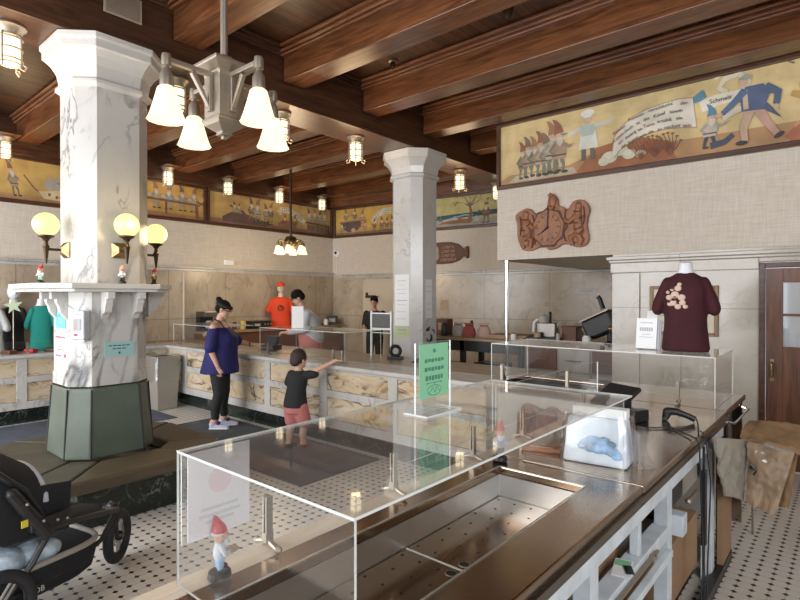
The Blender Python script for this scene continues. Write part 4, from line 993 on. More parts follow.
for i,(x,y) in enumerate([(gx,1.16),(gx,3.68),(gx,4.85),(gx,7.22),(-9.0,4.62),(-9.0,7.0),(-9.0,2.25)]):
    L = bpy.data.lights.new('lantern_light','SPOT'); L.spot_size = math.radians(168); L.spot_blend = .6; L.energy = 20 if x == gx else 7; L.color = (1,.72,.42); L.shadow_soft_size = .25
    lo = bpy.data.objects.new('lantern_light', L); C.objects.link(lo); lo.rotation_euler = (PI,0,0); lo.location = (x,y+(.0),(GZ if x==gx else 3.96)-.42)
def shade(mb, c, mi=0, s=1.0):
    mb.lathe([(.032*s,0),(.045*s,-.01*s),(.058*s,-.06*s),(.078*s,-.13*s),(.094*s,-.172*s),(.098*s,-.175*s),(.086*s,-.168*s),(.05*s,-.06*s),(.03*s,-.02*s)], c, 12, mi)
# near chandelier
t = thing('chandelier','large nickel chandelier of four glowing bell shades by the near pillar','chandelier',(-2.70,1.64,0))
MB().tube([(0,0,3.03),(0,0,CEIL-.02)], .020, 12).build('stem', M_nickel, t, smooth=True)
MB().lathe([(.09,0),(.09,-.015),(.05,-.035),(.025,-.045)],(0,0,CEIL-.002),16).build('ceiling_rose', M_nickel, t)
m = MB(); q = lambda s: [(s,-s),(s,s),(-s,s),(-s,-s)]
m.rings([[Vector((x,y,z)) for x,y in q(s)] for s,z in ((.02,2.58),(.035,2.585),(.03,2.60),(.075,2.635),(.088,2.655),(.088,2.67),(.077,2.672),(.077,2.90),(.08,2.92),(.125,2.955),(.125,2.975),(.05,2.99),(.03,3.03))]); m.build('body', M_nickel, t, bevel=.004)
m = MB(); m.box(-.012,-.012,2.565,.012,.012,2.58); m.build('finial', M_nickel, t)
for k in range(4):
    M = Matrix.Rotation(k*PI/2,4,'Z'); a = MB()
    a.box(.077,-.016,2.89,.33,.016,2.915,0,M); a.box(.0775,-.016,2.70,.10,.016,2.8899,0,M)
    a.rings([[M @ Vector(p) for p in ((.10,-.012,2.72),(.10,.012,2.72),(.10,.012,2.75),(.10,-.012,2.75))],[M @ Vector(p) for p in ((.20,-.012,2.875),(.20,.012,2.875),(.175,.012,2.8899),(.175,-.012,2.8899))]])
    a.build('arm', M_nickel, t, bevel=.003)
    c = M @ Vector((.33,0,2.90)); s = MB(); s.lathe([(.022,.03),(.026,.01),(.026,-.03),(.014,-.035),(.02,-.05),(.032,-.075),(.034,-.135)], c, 14)
    h = s.build('socket', M_nickel, t, smooth=True)
    s = MB(); shade(s,(c.x,c.y,c.z-.136)); s.build('bell_shade', M_shade, h, smooth=True)
# far chandelier
t = thing('chandelier','small bronze chandelier with white shades hanging in front of boat mural','chandelier',(-7.74,6.03,0))
MB().tube([(0,0,2.74),(0,0,3.958)], .022, 8).build('stem', M_bronze, t)
MB().lathe([(.03,.12),(.09,.10),(.10,.06),(.12,.04),(.13,-.02),(.09,-.10),(.05,-.13),(.02,-.15)],(0,0,2.66),14).build('body', M_brass, t, smooth=True)
for k in range(6):
    a = k*PI/3+.2; ca, sa = math.cos(a), math.sin(a); m = MB()
    m.tube([(.10*ca,.10*sa,2.66),(.17*ca,.17*sa,2.70),(.225*ca,.225*sa,2.69),(.235*ca,.235*sa,2.64)], .014, 6); m.lathe([(.03,.06),(.035,0)],(.235*ca,.235*sa,2.60),10)
    h = m.build('arm', M_brass, t, smooth=True); s = MB(); shade(s,(.235*ca,.235*sa,2.60),0,.82); s.build('bell_shade', M_shade, h, smooth=True)
L = bpy.data.lights.new('chandelier_light','POINT'); L.energy = 45; L.color = (1,.78,.5); L.shadow_soft_size = .3
lo = bpy.data.objects.new('chandelier_light', L); C.objects.link(lo); lo.location = (-7.74,6.03,2.30)
# sprinklers, vent, wall boxes
def sprinkler(label, x, y, z):
    t = thing('ceiling_sprinkler', label, 'sprinkler', (x,y,z)); m = MB(); m.lathe([(.05,0),(.05,-.02),(.035,-.025)],(0,0,0),14); m.build('cup', M_nickel, t, smooth=True)
    m = MB(); m.lathe([(.03,-.026),(.03,-.05),(.02,-.08),(.006,-.10)],(0,0,0),12); m.build('head', M_bronze, t, smooth=True)
sprinkler('bronze sprinkler dome on the planks at the top frame edge', -2.35, 4.22, CEIL-.001)
for c_ in kids([o for o in bpy.data.objects if o.name.startswith('ceiling_sprinkler')][0]): c_.scale = (1.9,)*3
sprinkler('small sprinkler head hanging between two beams left of the sprinkler dome', -3.95, 4.50, CEIL-.001)
sprinkler('small sprinkler head on the beam above the long table mural', -8.2, 3.66, 3.958)
t = thing('vent_grille','beige louvred vent grille on the girder above the pillar','vent',(GX1+.0215,1.87,3.98),PI/2)
MB().box(-.15,-.012,0,.15,0,.20).build('frame', basic('beige_grille',(.42,.33,.25),.5), t)
m = MB()
for k in range(14): m.box(-.135,-.017,.012+k*.013,.135,-.0121,.018+k*.013)
m.build('louvre_slats', M_nickel, t)
t = thing('wall_box','small white box mounted high on the plaster above the wainscot','wall box',(XL+.001,5.82,2.31),PI/2)
MB().box(-.10,-.06,0,.10,0,.10).build('housing', M_paper, t, bevel=.008)
o = backp(.12,.001); t = thing('camera_dome','round white wall camera with black lens near the room corner','camera',(o[0],o[1],2.72),BA)
m = MB(); m.lathe([(.09,0),(.085,.03),(.06,.05)],(0,0,0),20,M=Matrix.Rotation(PI/2,4,'X')); m.build('housing', M_paper, t, smooth=True); MB().ball((0,-.05,0),.035,12,8).build('lens', M_black, t)
m = MB(); m.tube([(0,-.012,-.09),(0,-.012,-.46)],.010,6); m.build('conduit', M_paper, t)
m = MB(); m.tube([(XL+.045,4.88,.9),(XL+.045,4.88,2.15)],.022,8); tag(m.build('wall_pipe', M_doorwhite), 'cream vertical pipe running down the wainscot behind the bin', 'pipe')

# ------------------------------------------------------------------ floor things
def mat_(label, x0,y0,x1,y1, mat):
    m = MB().prism([(x0,y0),(x1,y0),(x1,y1),(x0,y1)],.001,.012); o = m.build('floor_mat', mat, bevel=.004); tag(o, label, 'mat')
mat_('dark grey floor mat under the woman and boy along the counter', -6.75,3.0,-3.72,4.04, M_mat)
mat_('long blue grey floor mat beside the trash bin and left counter', -8.30,-.5,-7.15,3.62, M_matb)
t = thing('trash_bin','tall taupe trash bin with clear liner in the counter corner','bin',(-7.95,3.78,0),math.radians(3))
m = MB(); m.prism([(-.155,-.155),(.155,-.155),(.155,.155),(-.155,.155)],0.001,.78,top=[(-.19,-.19),(.19,-.19),(.19,.19),(-.19,.19)]); m.build('bin_body', M_bin, t, bevel=.012)
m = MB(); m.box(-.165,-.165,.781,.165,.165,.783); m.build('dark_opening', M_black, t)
m = MB(); ring_slab(m,(-.195,-.195,.195,.195),(-.168,-.168,.168,.168),.781,.80); m.build('rim', M_grey, t)
rs = []
for z,w in ((.44,.215),(.50,.207),(.60,.213),(.72,.207),(.805,.20)):
    rs.append([Vector((w*math.copysign(abs(math.cos(a))**.3,math.cos(a))+random.uniform(-.006,.006), w*math.copysign(abs(math.sin(a))**.3,math.sin(a))+random.uniform(-.006,.006), z+(random.uniform(-.04,.04) if z<.45 else 0))) for a in [2*PI*i/32 for i in range(32)]])
m = MB(); m.rings(rs,0,False); m.build('bin_liner', M_bagwhite, t, smooth=True)
# ------------------------------------------------------------------ people
V = Vector
def hand(m, wr, d, up, s=1.0, curl=.5, side=1):
    """palm and five bent fingers; wr wrist, d pointing direction, up back-of-hand normal"""
    d = V(d).normalized(); up = V(up); up = (up-d*up.dot(d)).normalized(); sd = d.cross(up)*side
    pc = V(wr)+d*.045*s
    for k in range(4):
        a = V(wr)+d*.01*s+sd*((k-1.5)*.012*s); b = V(wr)+d*.085*s+sd*((k-1.5)*.020*s); m.limb(a,b,.014*s,.0125*s,8)
        ln = (.070,.080,.075,.058)[k]*s; c1 = curl; 
        p1 = b+(d*math.cos(c1)-up*math.sin(c1))*ln*.5; p2 = p1+(d*math.cos(c1*2.1)-up*math.sin(c1*2.1))*ln*.5
        m.limb(b,p1,.0105*s,.0095*s,8); m.limb(p1,p2,.0095*s,.008*s,8)
    a = V(wr)+d*.03*s-sd*.02*s; b = a+(d*.6-sd*.7-up*.2).normalized()*.04*s; c = b+(d*.95-sd*.25-up*.2).normalized()*.035*s
    m.limb(a,b,.013*s,.011*s,8); m.limb(b,c,.011*s,.0085*s,8)
def headm(m, c, s=1.0, yaw=0, pitch=0):
    """head centred at c facing +y before yaw/pitch"""
    M = Matrix.Translation(c) @ Matrix.Rotation(yaw,4,'Z') @ Matrix.Rotation(pitch,4,'X')
    m.ball((0,-.012*s,.025*s),(.073*s,.092*s,.088*s),18,14,0,M); m.ball((0,.022*s,-.045*s),(.055*s,.062*s,.062*s),14,10,0,M)
    m.ball((0,.092*s,-.005*s),(.012*s,.018*s,.022*s),8,6,0,M); m.ball((0,.075*s,-.05*s),(.024*s,.014*s,.012*s),8,6,0,M); m.ball((0,.068*s,-.085*s),(.024*s,.02*s,.018*s),8,6,0,M)
    for sx in (-1,1): m.ball((sx*.074*s,-.01*s,-.01*s),(.010*s,.02*s,.03*s),8,6,0,M)
    return M
def face_parts(t, M, s=1.0, brow=M_hairdk):
    e = MB(); 
    for sx in (-1,1): e.ball((sx*.030*s,.075*s,.012*s),(.012*s,.008*s,.007*s),8,6,0,M)
    e.build('eyes', M_black, t)
    e = MB()
    for sx in (-1,1): e.limb(M @ V((sx*.015*s,.086*s,.034*s)),M @ V((sx*.046*s,.075*s,.034*s)),.005*s,.004*s,6)
    e.build('eyebrows', brow, t)
    e = MB(); e.limb(M @ V((-.02*s,.087*s,-.05*s)),M @ V((.02*s,.087*s,-.05*s)),.005*s,.005*s,6); e.build('mouth', basic('lips',(.42,.14,.11),.5), t)
def foot(m, an, yaw=0, s=1.0, r=.04):
    f = V((-math.sin(yaw),math.cos(yaw),0)); a = V(an)
    m.limb(a+V((0,0,-.0))-f*.03*s, V((a.x,a.y,.045*s))-f*.03*s, r*s, .04*s); m.limb(V((a.x,a.y,.04*s))-f*.03*s, V((a.x,a.y,.03*s))+f*.15*s, .04*s, .028*s); m.limb(V((a.x,a.y,.035*s))+f*.08*s, V((a.x,a.y,.028*s))+f*.16*s, .038*s, .03*s)

# --- the woman at the counter, seen in profile
t = thing('person','person in royal blue off shoulder top and black leggings standing at the counter','person',(-6.21,3.70,0),math.radians(-50)); t.scale = (.97,.97,.975)
b = MB()
LK, RK = dict(h=V((-.10,0,.86)),k=V((-.10,.03,.47)),a=V((-.12,.02,.10))), dict(h=V((.10,0,.86)),k=V((.11,.03,.47)),a=V((.10,-.03,.10)))
for q in (LK,RK): b.limb(q['h'],q['k'],.105,.068); b.limb(q['k'],q['k']*.55+q['a']*.45+V((0,-.02,0)),.062,.06); b.limb(q['k']*.55+q['a']*.45+V((0,-.02,0)),q['a'],.06,.038); foot(b,q['a'],0,.95)
b.stack([(0,0,.80,.17,.14),(0,-.01,.90,.20,.17),(0,.02,1.02,.185,.165),(0,.03,1.12,.175,.15),(0,.02,1.25,.18,.14),(0,0,1.34,.17,.10),(0,-.01,1.40,.10,.07)],22)
for sx in (-1,1): b.limb((sx*.08,.11,1.20),(sx*.08,.12,1.18),.08,.08); b.limb((sx*.12,-.01,1.345),(sx*.175,-.01,1.33),.06,.058)
b.limb((0,-.02,1.36),(0,.02,1.47),.055,.05)
MH = headm(b,V((0,.06,1.555)),.98,0,-.42)
b.limb((.19,-.01,1.33),(.235,-.04,1.06),.056,.043); b.limb((.235,-.04,1.06),(.235,.06,.83),.042,.027); hand(b,(.235,.062,.825),(0,.12,-1),(1,0,0),.9,.45,1)
b.limb((-.19,0,1.33),(-.27,.13,1.12),.056,.043); b.limb((-.27,.13,1.12),(-.27,.36,1.07),.042,.027); hand(b,(-.27,.365,1.07),(-.1,1,-.1),(0,0,1),.9,.4,-1)
mesh_obj('body', remesh(b,.0075,4), M_skin, t)
face_parts(t,MH,.98)
b = MB(); b.stack([(0,.0,.73,.26,.25),(0,.01,.80,.25,.24),(0,.02,.95,.222,.212),(0,.035,1.08,.205,.20),(0,.03,1.20,.21,.20),(0,.01,1.27,.21,.16),(0,0,1.325,.205,.115)],26)
for sx in (-1,1): b.limb((sx*.085,.12,1.19),(sx*.085,.13,1.17),.095,.095)
b.limb((.185,-.01,1.285),(.235,-.035,1.08),.075,.082); b.limb((-.185,0,1.285),(-.25,.15,1.13),.075,.08)
mesh_obj('blouse', remesh(b,.012,4), M_blue, t)
b = MB()
for q in (LK,RK):
    b.limb(q['h']+V((0,0,-.02)),q['k'],.112,.076); c = q['k']*.55+q['a']*.45+V((0,-.02,0)); b.limb(q['k'],c,.07,.067); b.limb(c,c*.25+q['a']*.75+V((0,0,.01)),.066,.052)
mesh_obj('leggings', remesh(b,.010,4), M_leg, t)
for q in (LK,RK):
    b = MB(); foot(b,q['a']+V((0,0,-.035)),0,1.02,.046); o = mesh_obj('shoe', remesh(b,.009,3), M_shoe, t)
    s = MB(); s.prism([(q['a'].x+x,q['a'].y+y) for x,y in ((-.038,-.07),(.038,-.07),(.045,.08),(.036,.17),(0,.195),(-.036,.17),(-.045,.08))],.001,.026); s.build('sole', M_sole, o, bevel=.006)
    s = MB(); s.limb((q['a'].x-.03,q['a'].y+.05,.083),(q['a'].x+.03,q['a'].y+.05,.083),.018,.018); s.build('laces', basic('navy_cloth',(.03,.035,.12),.8), o)
h = MB(); h.ball((0,-.022,.045),(.082,.095,.082),18,12,0,MH); h.ball((0,-.06,.0),(.076,.06,.07),14,10,0,MH); h.ball((0,-.115,.10),(.045,.042,.036),12,8,0,MH)
mesh_obj('hair', remesh(h,.008,3), M_hairdk, t)
h = MB(); h.tube([MH @ V((.085*math.cos(a),-.015+.098*math.sin(a),.055)) for a in [k*PI/12 for k in range(24)]],.020,8,closed=True); h.build('headband', M_blkcloth, t, smooth=True)
h = MB(); h.tube([MH @ V((-.075,.0,.01)),MH @ V((-.05,.088,.012)),MH @ V((0,.098,.01)),MH @ V((.05,.088,.012)),MH @ V((.075,.0,.01))],.004,6); h.build('spectacles', M_black, t)
s = MB(); s.tube([(.10,.10,1.31),(.085,.03,1.405),(.05,-.05,1.43),(-.05,-.05,1.43),(-.085,.03,1.405),(-.10,.10,1.31)],.010,6); s.build('halter_strap', M_blkcloth, t)
s = MB(); s.tube([V((-.27,.33,1.078))+V((.034*math.cos(a),.0,.034*math.sin(a))) for a in [k*PI/8 for k in range(16)]],.008,6,closed=True); s.build('wristband', M_black, t)

# --- the boy reaching on to the counter, seen from behind
t = thing('person','small boy in black t-shirt and coral shorts reaching up onto the counter','person',(-4.72,3.74,0),math.radians(12))
b = MB()
LK, RK = dict(h=V((-.065,0,.50)),k=V((-.075,.03,.27)),a=V((-.07,-.03,.06))), dict(h=V((.065,0,.50)),k=V((.08,.05,.27)),a=V((.085,.03,.06)))
for q in (LK,RK): b.limb(q['h'],q['k'],.072,.048); b.limb(q['k'],q['a']*.5+q['k']*.5+V((0,-.012,0)),.042,.042); b.limb(q['a']*.5+q['k']*.5+V((0,-.012,0)),q['a'],.042,.028); foot(b,q['a'],0,.62,.045)
b.stack([(0,0,.46,.10,.085),(0,0,.54,.108,.09),(.005,.01,.66,.10,.08),(.015,.02,.76,.11,.082),(.02,.025,.83,.10,.07),(.02,.025,.865,.055,.05)],20)
b.limb((.02,.02,.85),(.025,.03,.91),.04,.038)
MH = headm(b,V((.03,.04,.985)),.92,math.radians(-12),-.1)
b.limb((.12,.03,.815),(.24,.09,.88),.036,.030); b.limb((.24,.09,.88),(.39,.22,.975),.029,.021); hand(b,(.39,.22,.975),(.8,.5,.0),(0,0,1),.62,.25,1)
b.limb((-.09,.03,.815),(-.135,.03,.68),.036,.030); b.limb((-.135,.03,.68),(-.13,.07,.56),.029,.021); hand(b,(-.13,.072,.555),(.1,.2,-1),(-1,0,0),.6,.5,-1)
mesh_obj('body', remesh(b,.006,4), M_skinc, t)
face_parts(t,MH,.92)
b = MB(); b.stack([(0,0,.465,.140,.122),(0,0,.51,.138,.120),(0,0,.56,.130,.110),(.005,.01,.66,.115,.096),(.015,.02,.76,.124,.097),(.02,.025,.82,.115,.085),(.02,.025,.865,.065,.06)],22)
b.limb((.11,.03,.815),(.205,.075,.833),.05,.052); b.limb((-.08,.03,.815),(-.125,.03,.72),.05,.05)
mesh_obj('t_shirt', remesh(b,.009,3), M_blkcloth, t)
b = MB(); b.stack([(0,0,.40,.112,.105),(0,0,.46,.125,.108),(0,0,.515,.122,.104)],20)
for q in (LK,RK): b.limb(q['h']+V((0,0,-.03)),q['k']+V((0,0,.03)),.085,.082)
mesh_obj('shorts', remesh(b,.009,3), M_pink, t)
h = MB(); h.ball((0,-.024,.035),(.083,.096,.090),18,12,0,MH); h.ball((0,-.07,-.02),(.07,.05,.06),14,10,0,MH)
mesh_obj('hair', remesh(h,.007,3), basic('brown_hair',(.035,.022,.016),.6,bump=.6,bscale=120), t)
for q in (LK,RK):
    b = MB(); foot(b,q['a']+V((0,0,-.02)),0,.66,.05); mesh_obj('shoe', remesh(b,.007,3), M_blkcloth, t)

# --- man in grey behind the counter
t = thing('person','man in light grey shirt and coral apron leaning over behind the counter guard','person',(-7.05,5.95,0),math.radians(146))
b = MB()
for sx in (-1,1):
    b.limb((sx*.10,0,.92),(sx*.11,.03,.50),.10,.062); b.limb((sx*.11,.03,.50),(sx*.11,0,.09),.06,.04); foot(b,(sx*.11,0,.09),0,1.05)
b.stack([(0,0,.88,.165,.13),(0,.0,1.0,.17,.14),(0,.04,1.15,.18,.14),(0,.08,1.30,.20,.14),(0,.12,1.42,.19,.11),(0,.14,1.48,.10,.08)],22)
b.limb((0,.14,1.46),(0,.20,1.57),.06,.055); MH = headm(b,V((0,.25,1.66)),1.05,0,-.6)
for sx in (-1,1):
    b.limb((sx*.19,.11,1.40),(sx*.25,.17,1.14),.06,.046); b.limb((sx*.25,.17,1.14),(sx*.12,.42,1.08),.044,.03); hand(b,(sx*.12,.425,1.08),(-sx*.4,1,0),(0,0,1),1,.5,sx)
mesh_obj('body', remesh(b,.0085,4), M_skin, t)
face_parts(t,MH,1.05)
b = MB(); b.stack([(0,0,.90,.20,.18),(0,.0,1.0,.22,.20),(0,.03,1.15,.235,.20),(0,.06,1.30,.24,.19),(0,.11,1.41,.215,.14),(0,.135,1.475,.11,.09)],22)
for sx in (-1,1): b.limb((sx*.18,.11,1.395),(sx*.25,.17,1.14),.078,.066); b.limb((sx*.25,.17,1.14),(sx*.14,.38,1.09),.06,.045)
mesh_obj('shirt', remesh(b,.012,4), M_greycloth, t)
b = MB(); b.stack([(0,.03,.55,.22,.20),(0,.03,.90,.22,.20),(0,.035,1.04,.21,.205),(0,.05,1.10,.17,.20)],22); mesh_obj('apron', remesh(b,.012,3), M_pink, t)
b = MB(); 
for sx in (-1,1): b.limb((sx*.10,0,.90),(sx*.11,.03,.50),.11,.085); b.limb((sx*.11,.03,.50),(sx*.11,0,.10),.08,.07)
mesh_obj('trousers', remesh(b,.012,3), M_blkcloth, t)
for sx in (-1,1):
    b = MB(); foot(b,(sx*.11,0,.06),0,1.1,.05); mesh_obj('shoe', remesh(b,.01,3), M_black, t)
h = MB(); h.ball((0,-.025,.055),(.096,.108,.098),18,12,0,MH); h.ball((0,-.07,-.0),(.086,.068,.08),14,10,0,MH); mesh_obj('hair', remesh(h,.009,2), M_hairdk, t)

# --- member of staff far back by the cream door
t = thing('person','dark haired person in black top standing far back before the cream door','person',(-7.66,8.15,0),math.radians(205))
b = MB()
for sx in (-1,1):
    b.limb((sx*.09,0,.86),(sx*.10,.02,.47),.09,.058); b.limb((sx*.10,.02,.47),(sx*.10,0,.09),.055,.036); foot(b,(sx*.10,0,.09))
b.stack([(0,0,.82,.16,.12),(0,0,.94,.16,.125),(0,.0,1.08,.16,.12),(0,.0,1.24,.19,.12),(0,0,1.36,.17,.09),(0,0,1.41,.09,.07)],20)
b.limb((0,0,1.38),(0,.02,1.48),.052,.05); MH = headm(b,V((0,.04,1.57)),.98,0,-.3)
for sx in (-1,1):
    b.limb((sx*.18,0,1.34),(sx*.23,-.01,1.08),.055,.042); b.limb((sx*.23,-.01,1.08),(sx*.14,.24,1.04),.04,.027); hand(b,(sx*.14,.245,1.04),(-sx*.3,1,0),(0,0,1),.92,.5,sx)
mesh_obj('body', remesh(b,.009,4), M_skin, t); face_parts(t,MH,.98)
b = MB(); b.stack([(0,0,.80,.18,.145),(0,0,.94,.178,.142),(0,.0,1.08,.175,.138),(0,.0,1.24,.20,.138),(0,0,1.35,.18,.105),(0,0,1.40,.10,.08)],20)
for sx in (-1,1): b.limb((sx*.18,0,1.33),(sx*.23,-.01,1.10),.07,.06)
mesh_obj('top', remesh(b,.012,3), M_blkcloth, t)
b = MB()
for sx in (-1,1): b.limb((sx*.09,0,.84),(sx*.10,.02,.47),.10,.075); b.limb((sx*.10,.02,.47),(sx*.10,0,.10),.07,.06)
mesh_obj('trousers', remesh(b,.012,3), M_blkcloth, t)
h = MB(); h.ball((0,-.025,.05),(.084,.098,.085),18,12,0,MH); h.ball((0,-.07,-.0),(.076,.055,.075),14,10,0,MH); mesh_obj('hair', remesh(h,.009,3), M_hairdk, t)

# ------------------------------------------------------------------ stroller
t = thing('stroller','black three wheeled stroller with grey trim parked before the bench','stroller',(-3.37,.655,0),math.radians(14))
# local: +y forward
def wheel(name, x, y, r, wd, yaw=0):
    Mx = Matrix.Translation((x,y,r+.001)) @ Matrix.Rotation(math.radians(yaw),4,'Z') @ Matrix.Rotation(PI/2,4,'Y'); R_ = r-wd/2
    m = MB(); m.tube([Mx @ V((R_*math.cos(a),R_*math.sin(a),0)) for a in [2*PI*k/40 for k in range(40)]], wd/2, 12, closed=True)
    w_ = m.build(name, M_rubber, t, smooth=True)
    m = MB(); m.tube([Mx @ V(((R_-wd*.5)*math.cos(a),(R_-wd*.5)*math.sin(a),0)) for a in [2*PI*k/36 for k in range(36)]], .008, 8, closed=True); m.lathe([(.022,-.035),(.03,-.02),(.03,.02),(.022,.035)],(0,0,0),14,M=Mx); m.build('rim', M_black, w_, smooth=True)
    for k in range(5):
        a = 2*PI*k/5; m = MB()
        for dx in (-.012,.012): m.tube([Mx @ V((.025*math.cos(a)-dx*math.sin(a),.025*math.sin(a)+dx*math.cos(a),0)),Mx @ V(((R_-wd*.5)*math.cos(a)-dx*math.sin(a),(R_-wd*.5)*math.sin(a)+dx*math.cos(a),0))], .0065, 6)
        m.build('spoke', M_grey, w_)
wheel('rear_wheel', .27,-.05,.185,.055); wheel('rear_wheel', -.27,-.05,.185,.055); fw = wheel('front_wheel', 0,.77,.165,.06,32)
f = MB()
for sx in (-1,1):
    f.tube([(sx*.24,0,.20),(sx*.25,.12,.33),(sx*.25,.22,.48),(sx*.24,.10,.70),(sx*.24,-.12,.92),(sx*.23,-.30,1.02)],.017,8)
    f.tube([(sx*.25,.22,.48),(sx*.16,.52,.42),(sx*.07,.72,.36)],.016,8)
    f.tube([(sx*.24,0,.20),(sx*.22,.30,.21),(sx*.12,.58,.24),(sx*.06,.70,.33)],.014,8)
f.tube([(-.26,0,.19),(.26,0,.19)],.014,8); f.tube([(-.23,-.30,1.02),(.23,-.30,1.02)],.02,8); f.tube([(-.07,.72,.36),(.07,.72,.36)],.016,8)
f.build('frame', M_black, t, smooth=True)
f = MB()
for sx in (-1,1): f.tube([(sx*.034,.77-sx*.03,.166),(sx*.036,.765-sx*.03,.33),(sx*.02,.735,.385)],.012,8)
f.ball((0,.735,.365),(.05,.03,.025),12,8); f.build('fork', M_black, t, smooth=True)
f = MB()
for sx in (-1,1):
    f = MB(); f.limb((sx*.27,.18,.47),(sx*.27,.02,.72),.035,.03); f.box(sx*.27-.018,.10,.50,sx*.27+.018,.30,.56); f.build('side_joint', M_black, t, bevel=.006)

f = MB()
for x,y,z in ((.305,.15,.55),(.305,.22,.53),(.308,.07,.66),(.30,.27,.52)): f.ball((x,y,z),.008,8,6)
f.build('rivet_caps', M_nickel, t); f = MB(); f.box(.302,.045,.55,.306,.075,.585); f.build('yellow_tag', basic('yellow_tag',(.75,.62,.05),.5), t)
m = MB(); sec = [(-.28,.78),(-.22,.66),(-.12,.53),(.02,.45),(.20,.44),(.34,.42)]
m.rings([[V((x,y,z+dz)) for x,dz in ((-.23,.26),(-.21,0),(-.10,-.025),(.10,-.025),(.21,0),(.23,.26),(.21,.265),(.17,.03),(-.17,.03),(-.21,.265))] for y,z in sec]); m.build('seat', M_fabricblk, t, bevel=.01)
m = MB(); m.rings([[V((.205*math.cos(a)*k,y+.18*math.sin(b_)*0,z+.16*k*math.sin(a))) for a in [PI*q/14 for q in range(15)]] for (y,z,k,b_) in ((-.20,.70,1.12,0),(-.05,.72,1.16,0),(.08,.70,1.14,0),(.20,.62,1.08,0),(.20,.61,1.0,0),(.06,.69,1.05,0),(-.16,.69,1.05,0))],0,False); m.build('canopy', M_fabricblk, t, smooth=True)
m = MB(); m.tube([(.225*math.cos(a),.205,.615+.17*math.sin(a)) for a in [PI*q/14 for q in range(15)]],.014,8); m.build('canopy_trim', M_greycloth, t, smooth=True)
m = MB(); m.stack([(0,.20,.13,.20,.28),(0,.20,.16,.23,.32),(0,.20,.24,.24,.34),(0,.20,.30,.235,.33)],24,pw=4); m.build('basket', M_fabricblk, t, smooth=True)
m = MB(); m.tube([(.24*math.copysign(abs(math.cos(a))**.5,math.cos(a)),.20+.335*math.copysign(abs(math.sin(a))**.5,math.sin(a)),.305) for a in [2*PI*k/32 for k in range(32)]],.016,8,closed=True); m.build('basket_trim', M_grey, t, smooth=True)
m = MB(); m.ball((.10,.02,.33),(.13,.16,.075),16,10); m.ball((.12,.20,.325),(.10,.14,.06),14,10); m.build('blanket', basic('pale_blue_blanket',(.50,.60,.72),.8,var=.5,vscale=14,bump=.8,bscale=14), t, smooth=True)
m = MB(); m.ball((0,.52,.40),(.15,.12,.028),16,8); m.build('footrest', M_fabricblk, t, smooth=True)
o = text_obj('OB', .04, M_edge, t, (.247,.16,.17), (PI/2,0,PI/2+.10), extrude=.001)
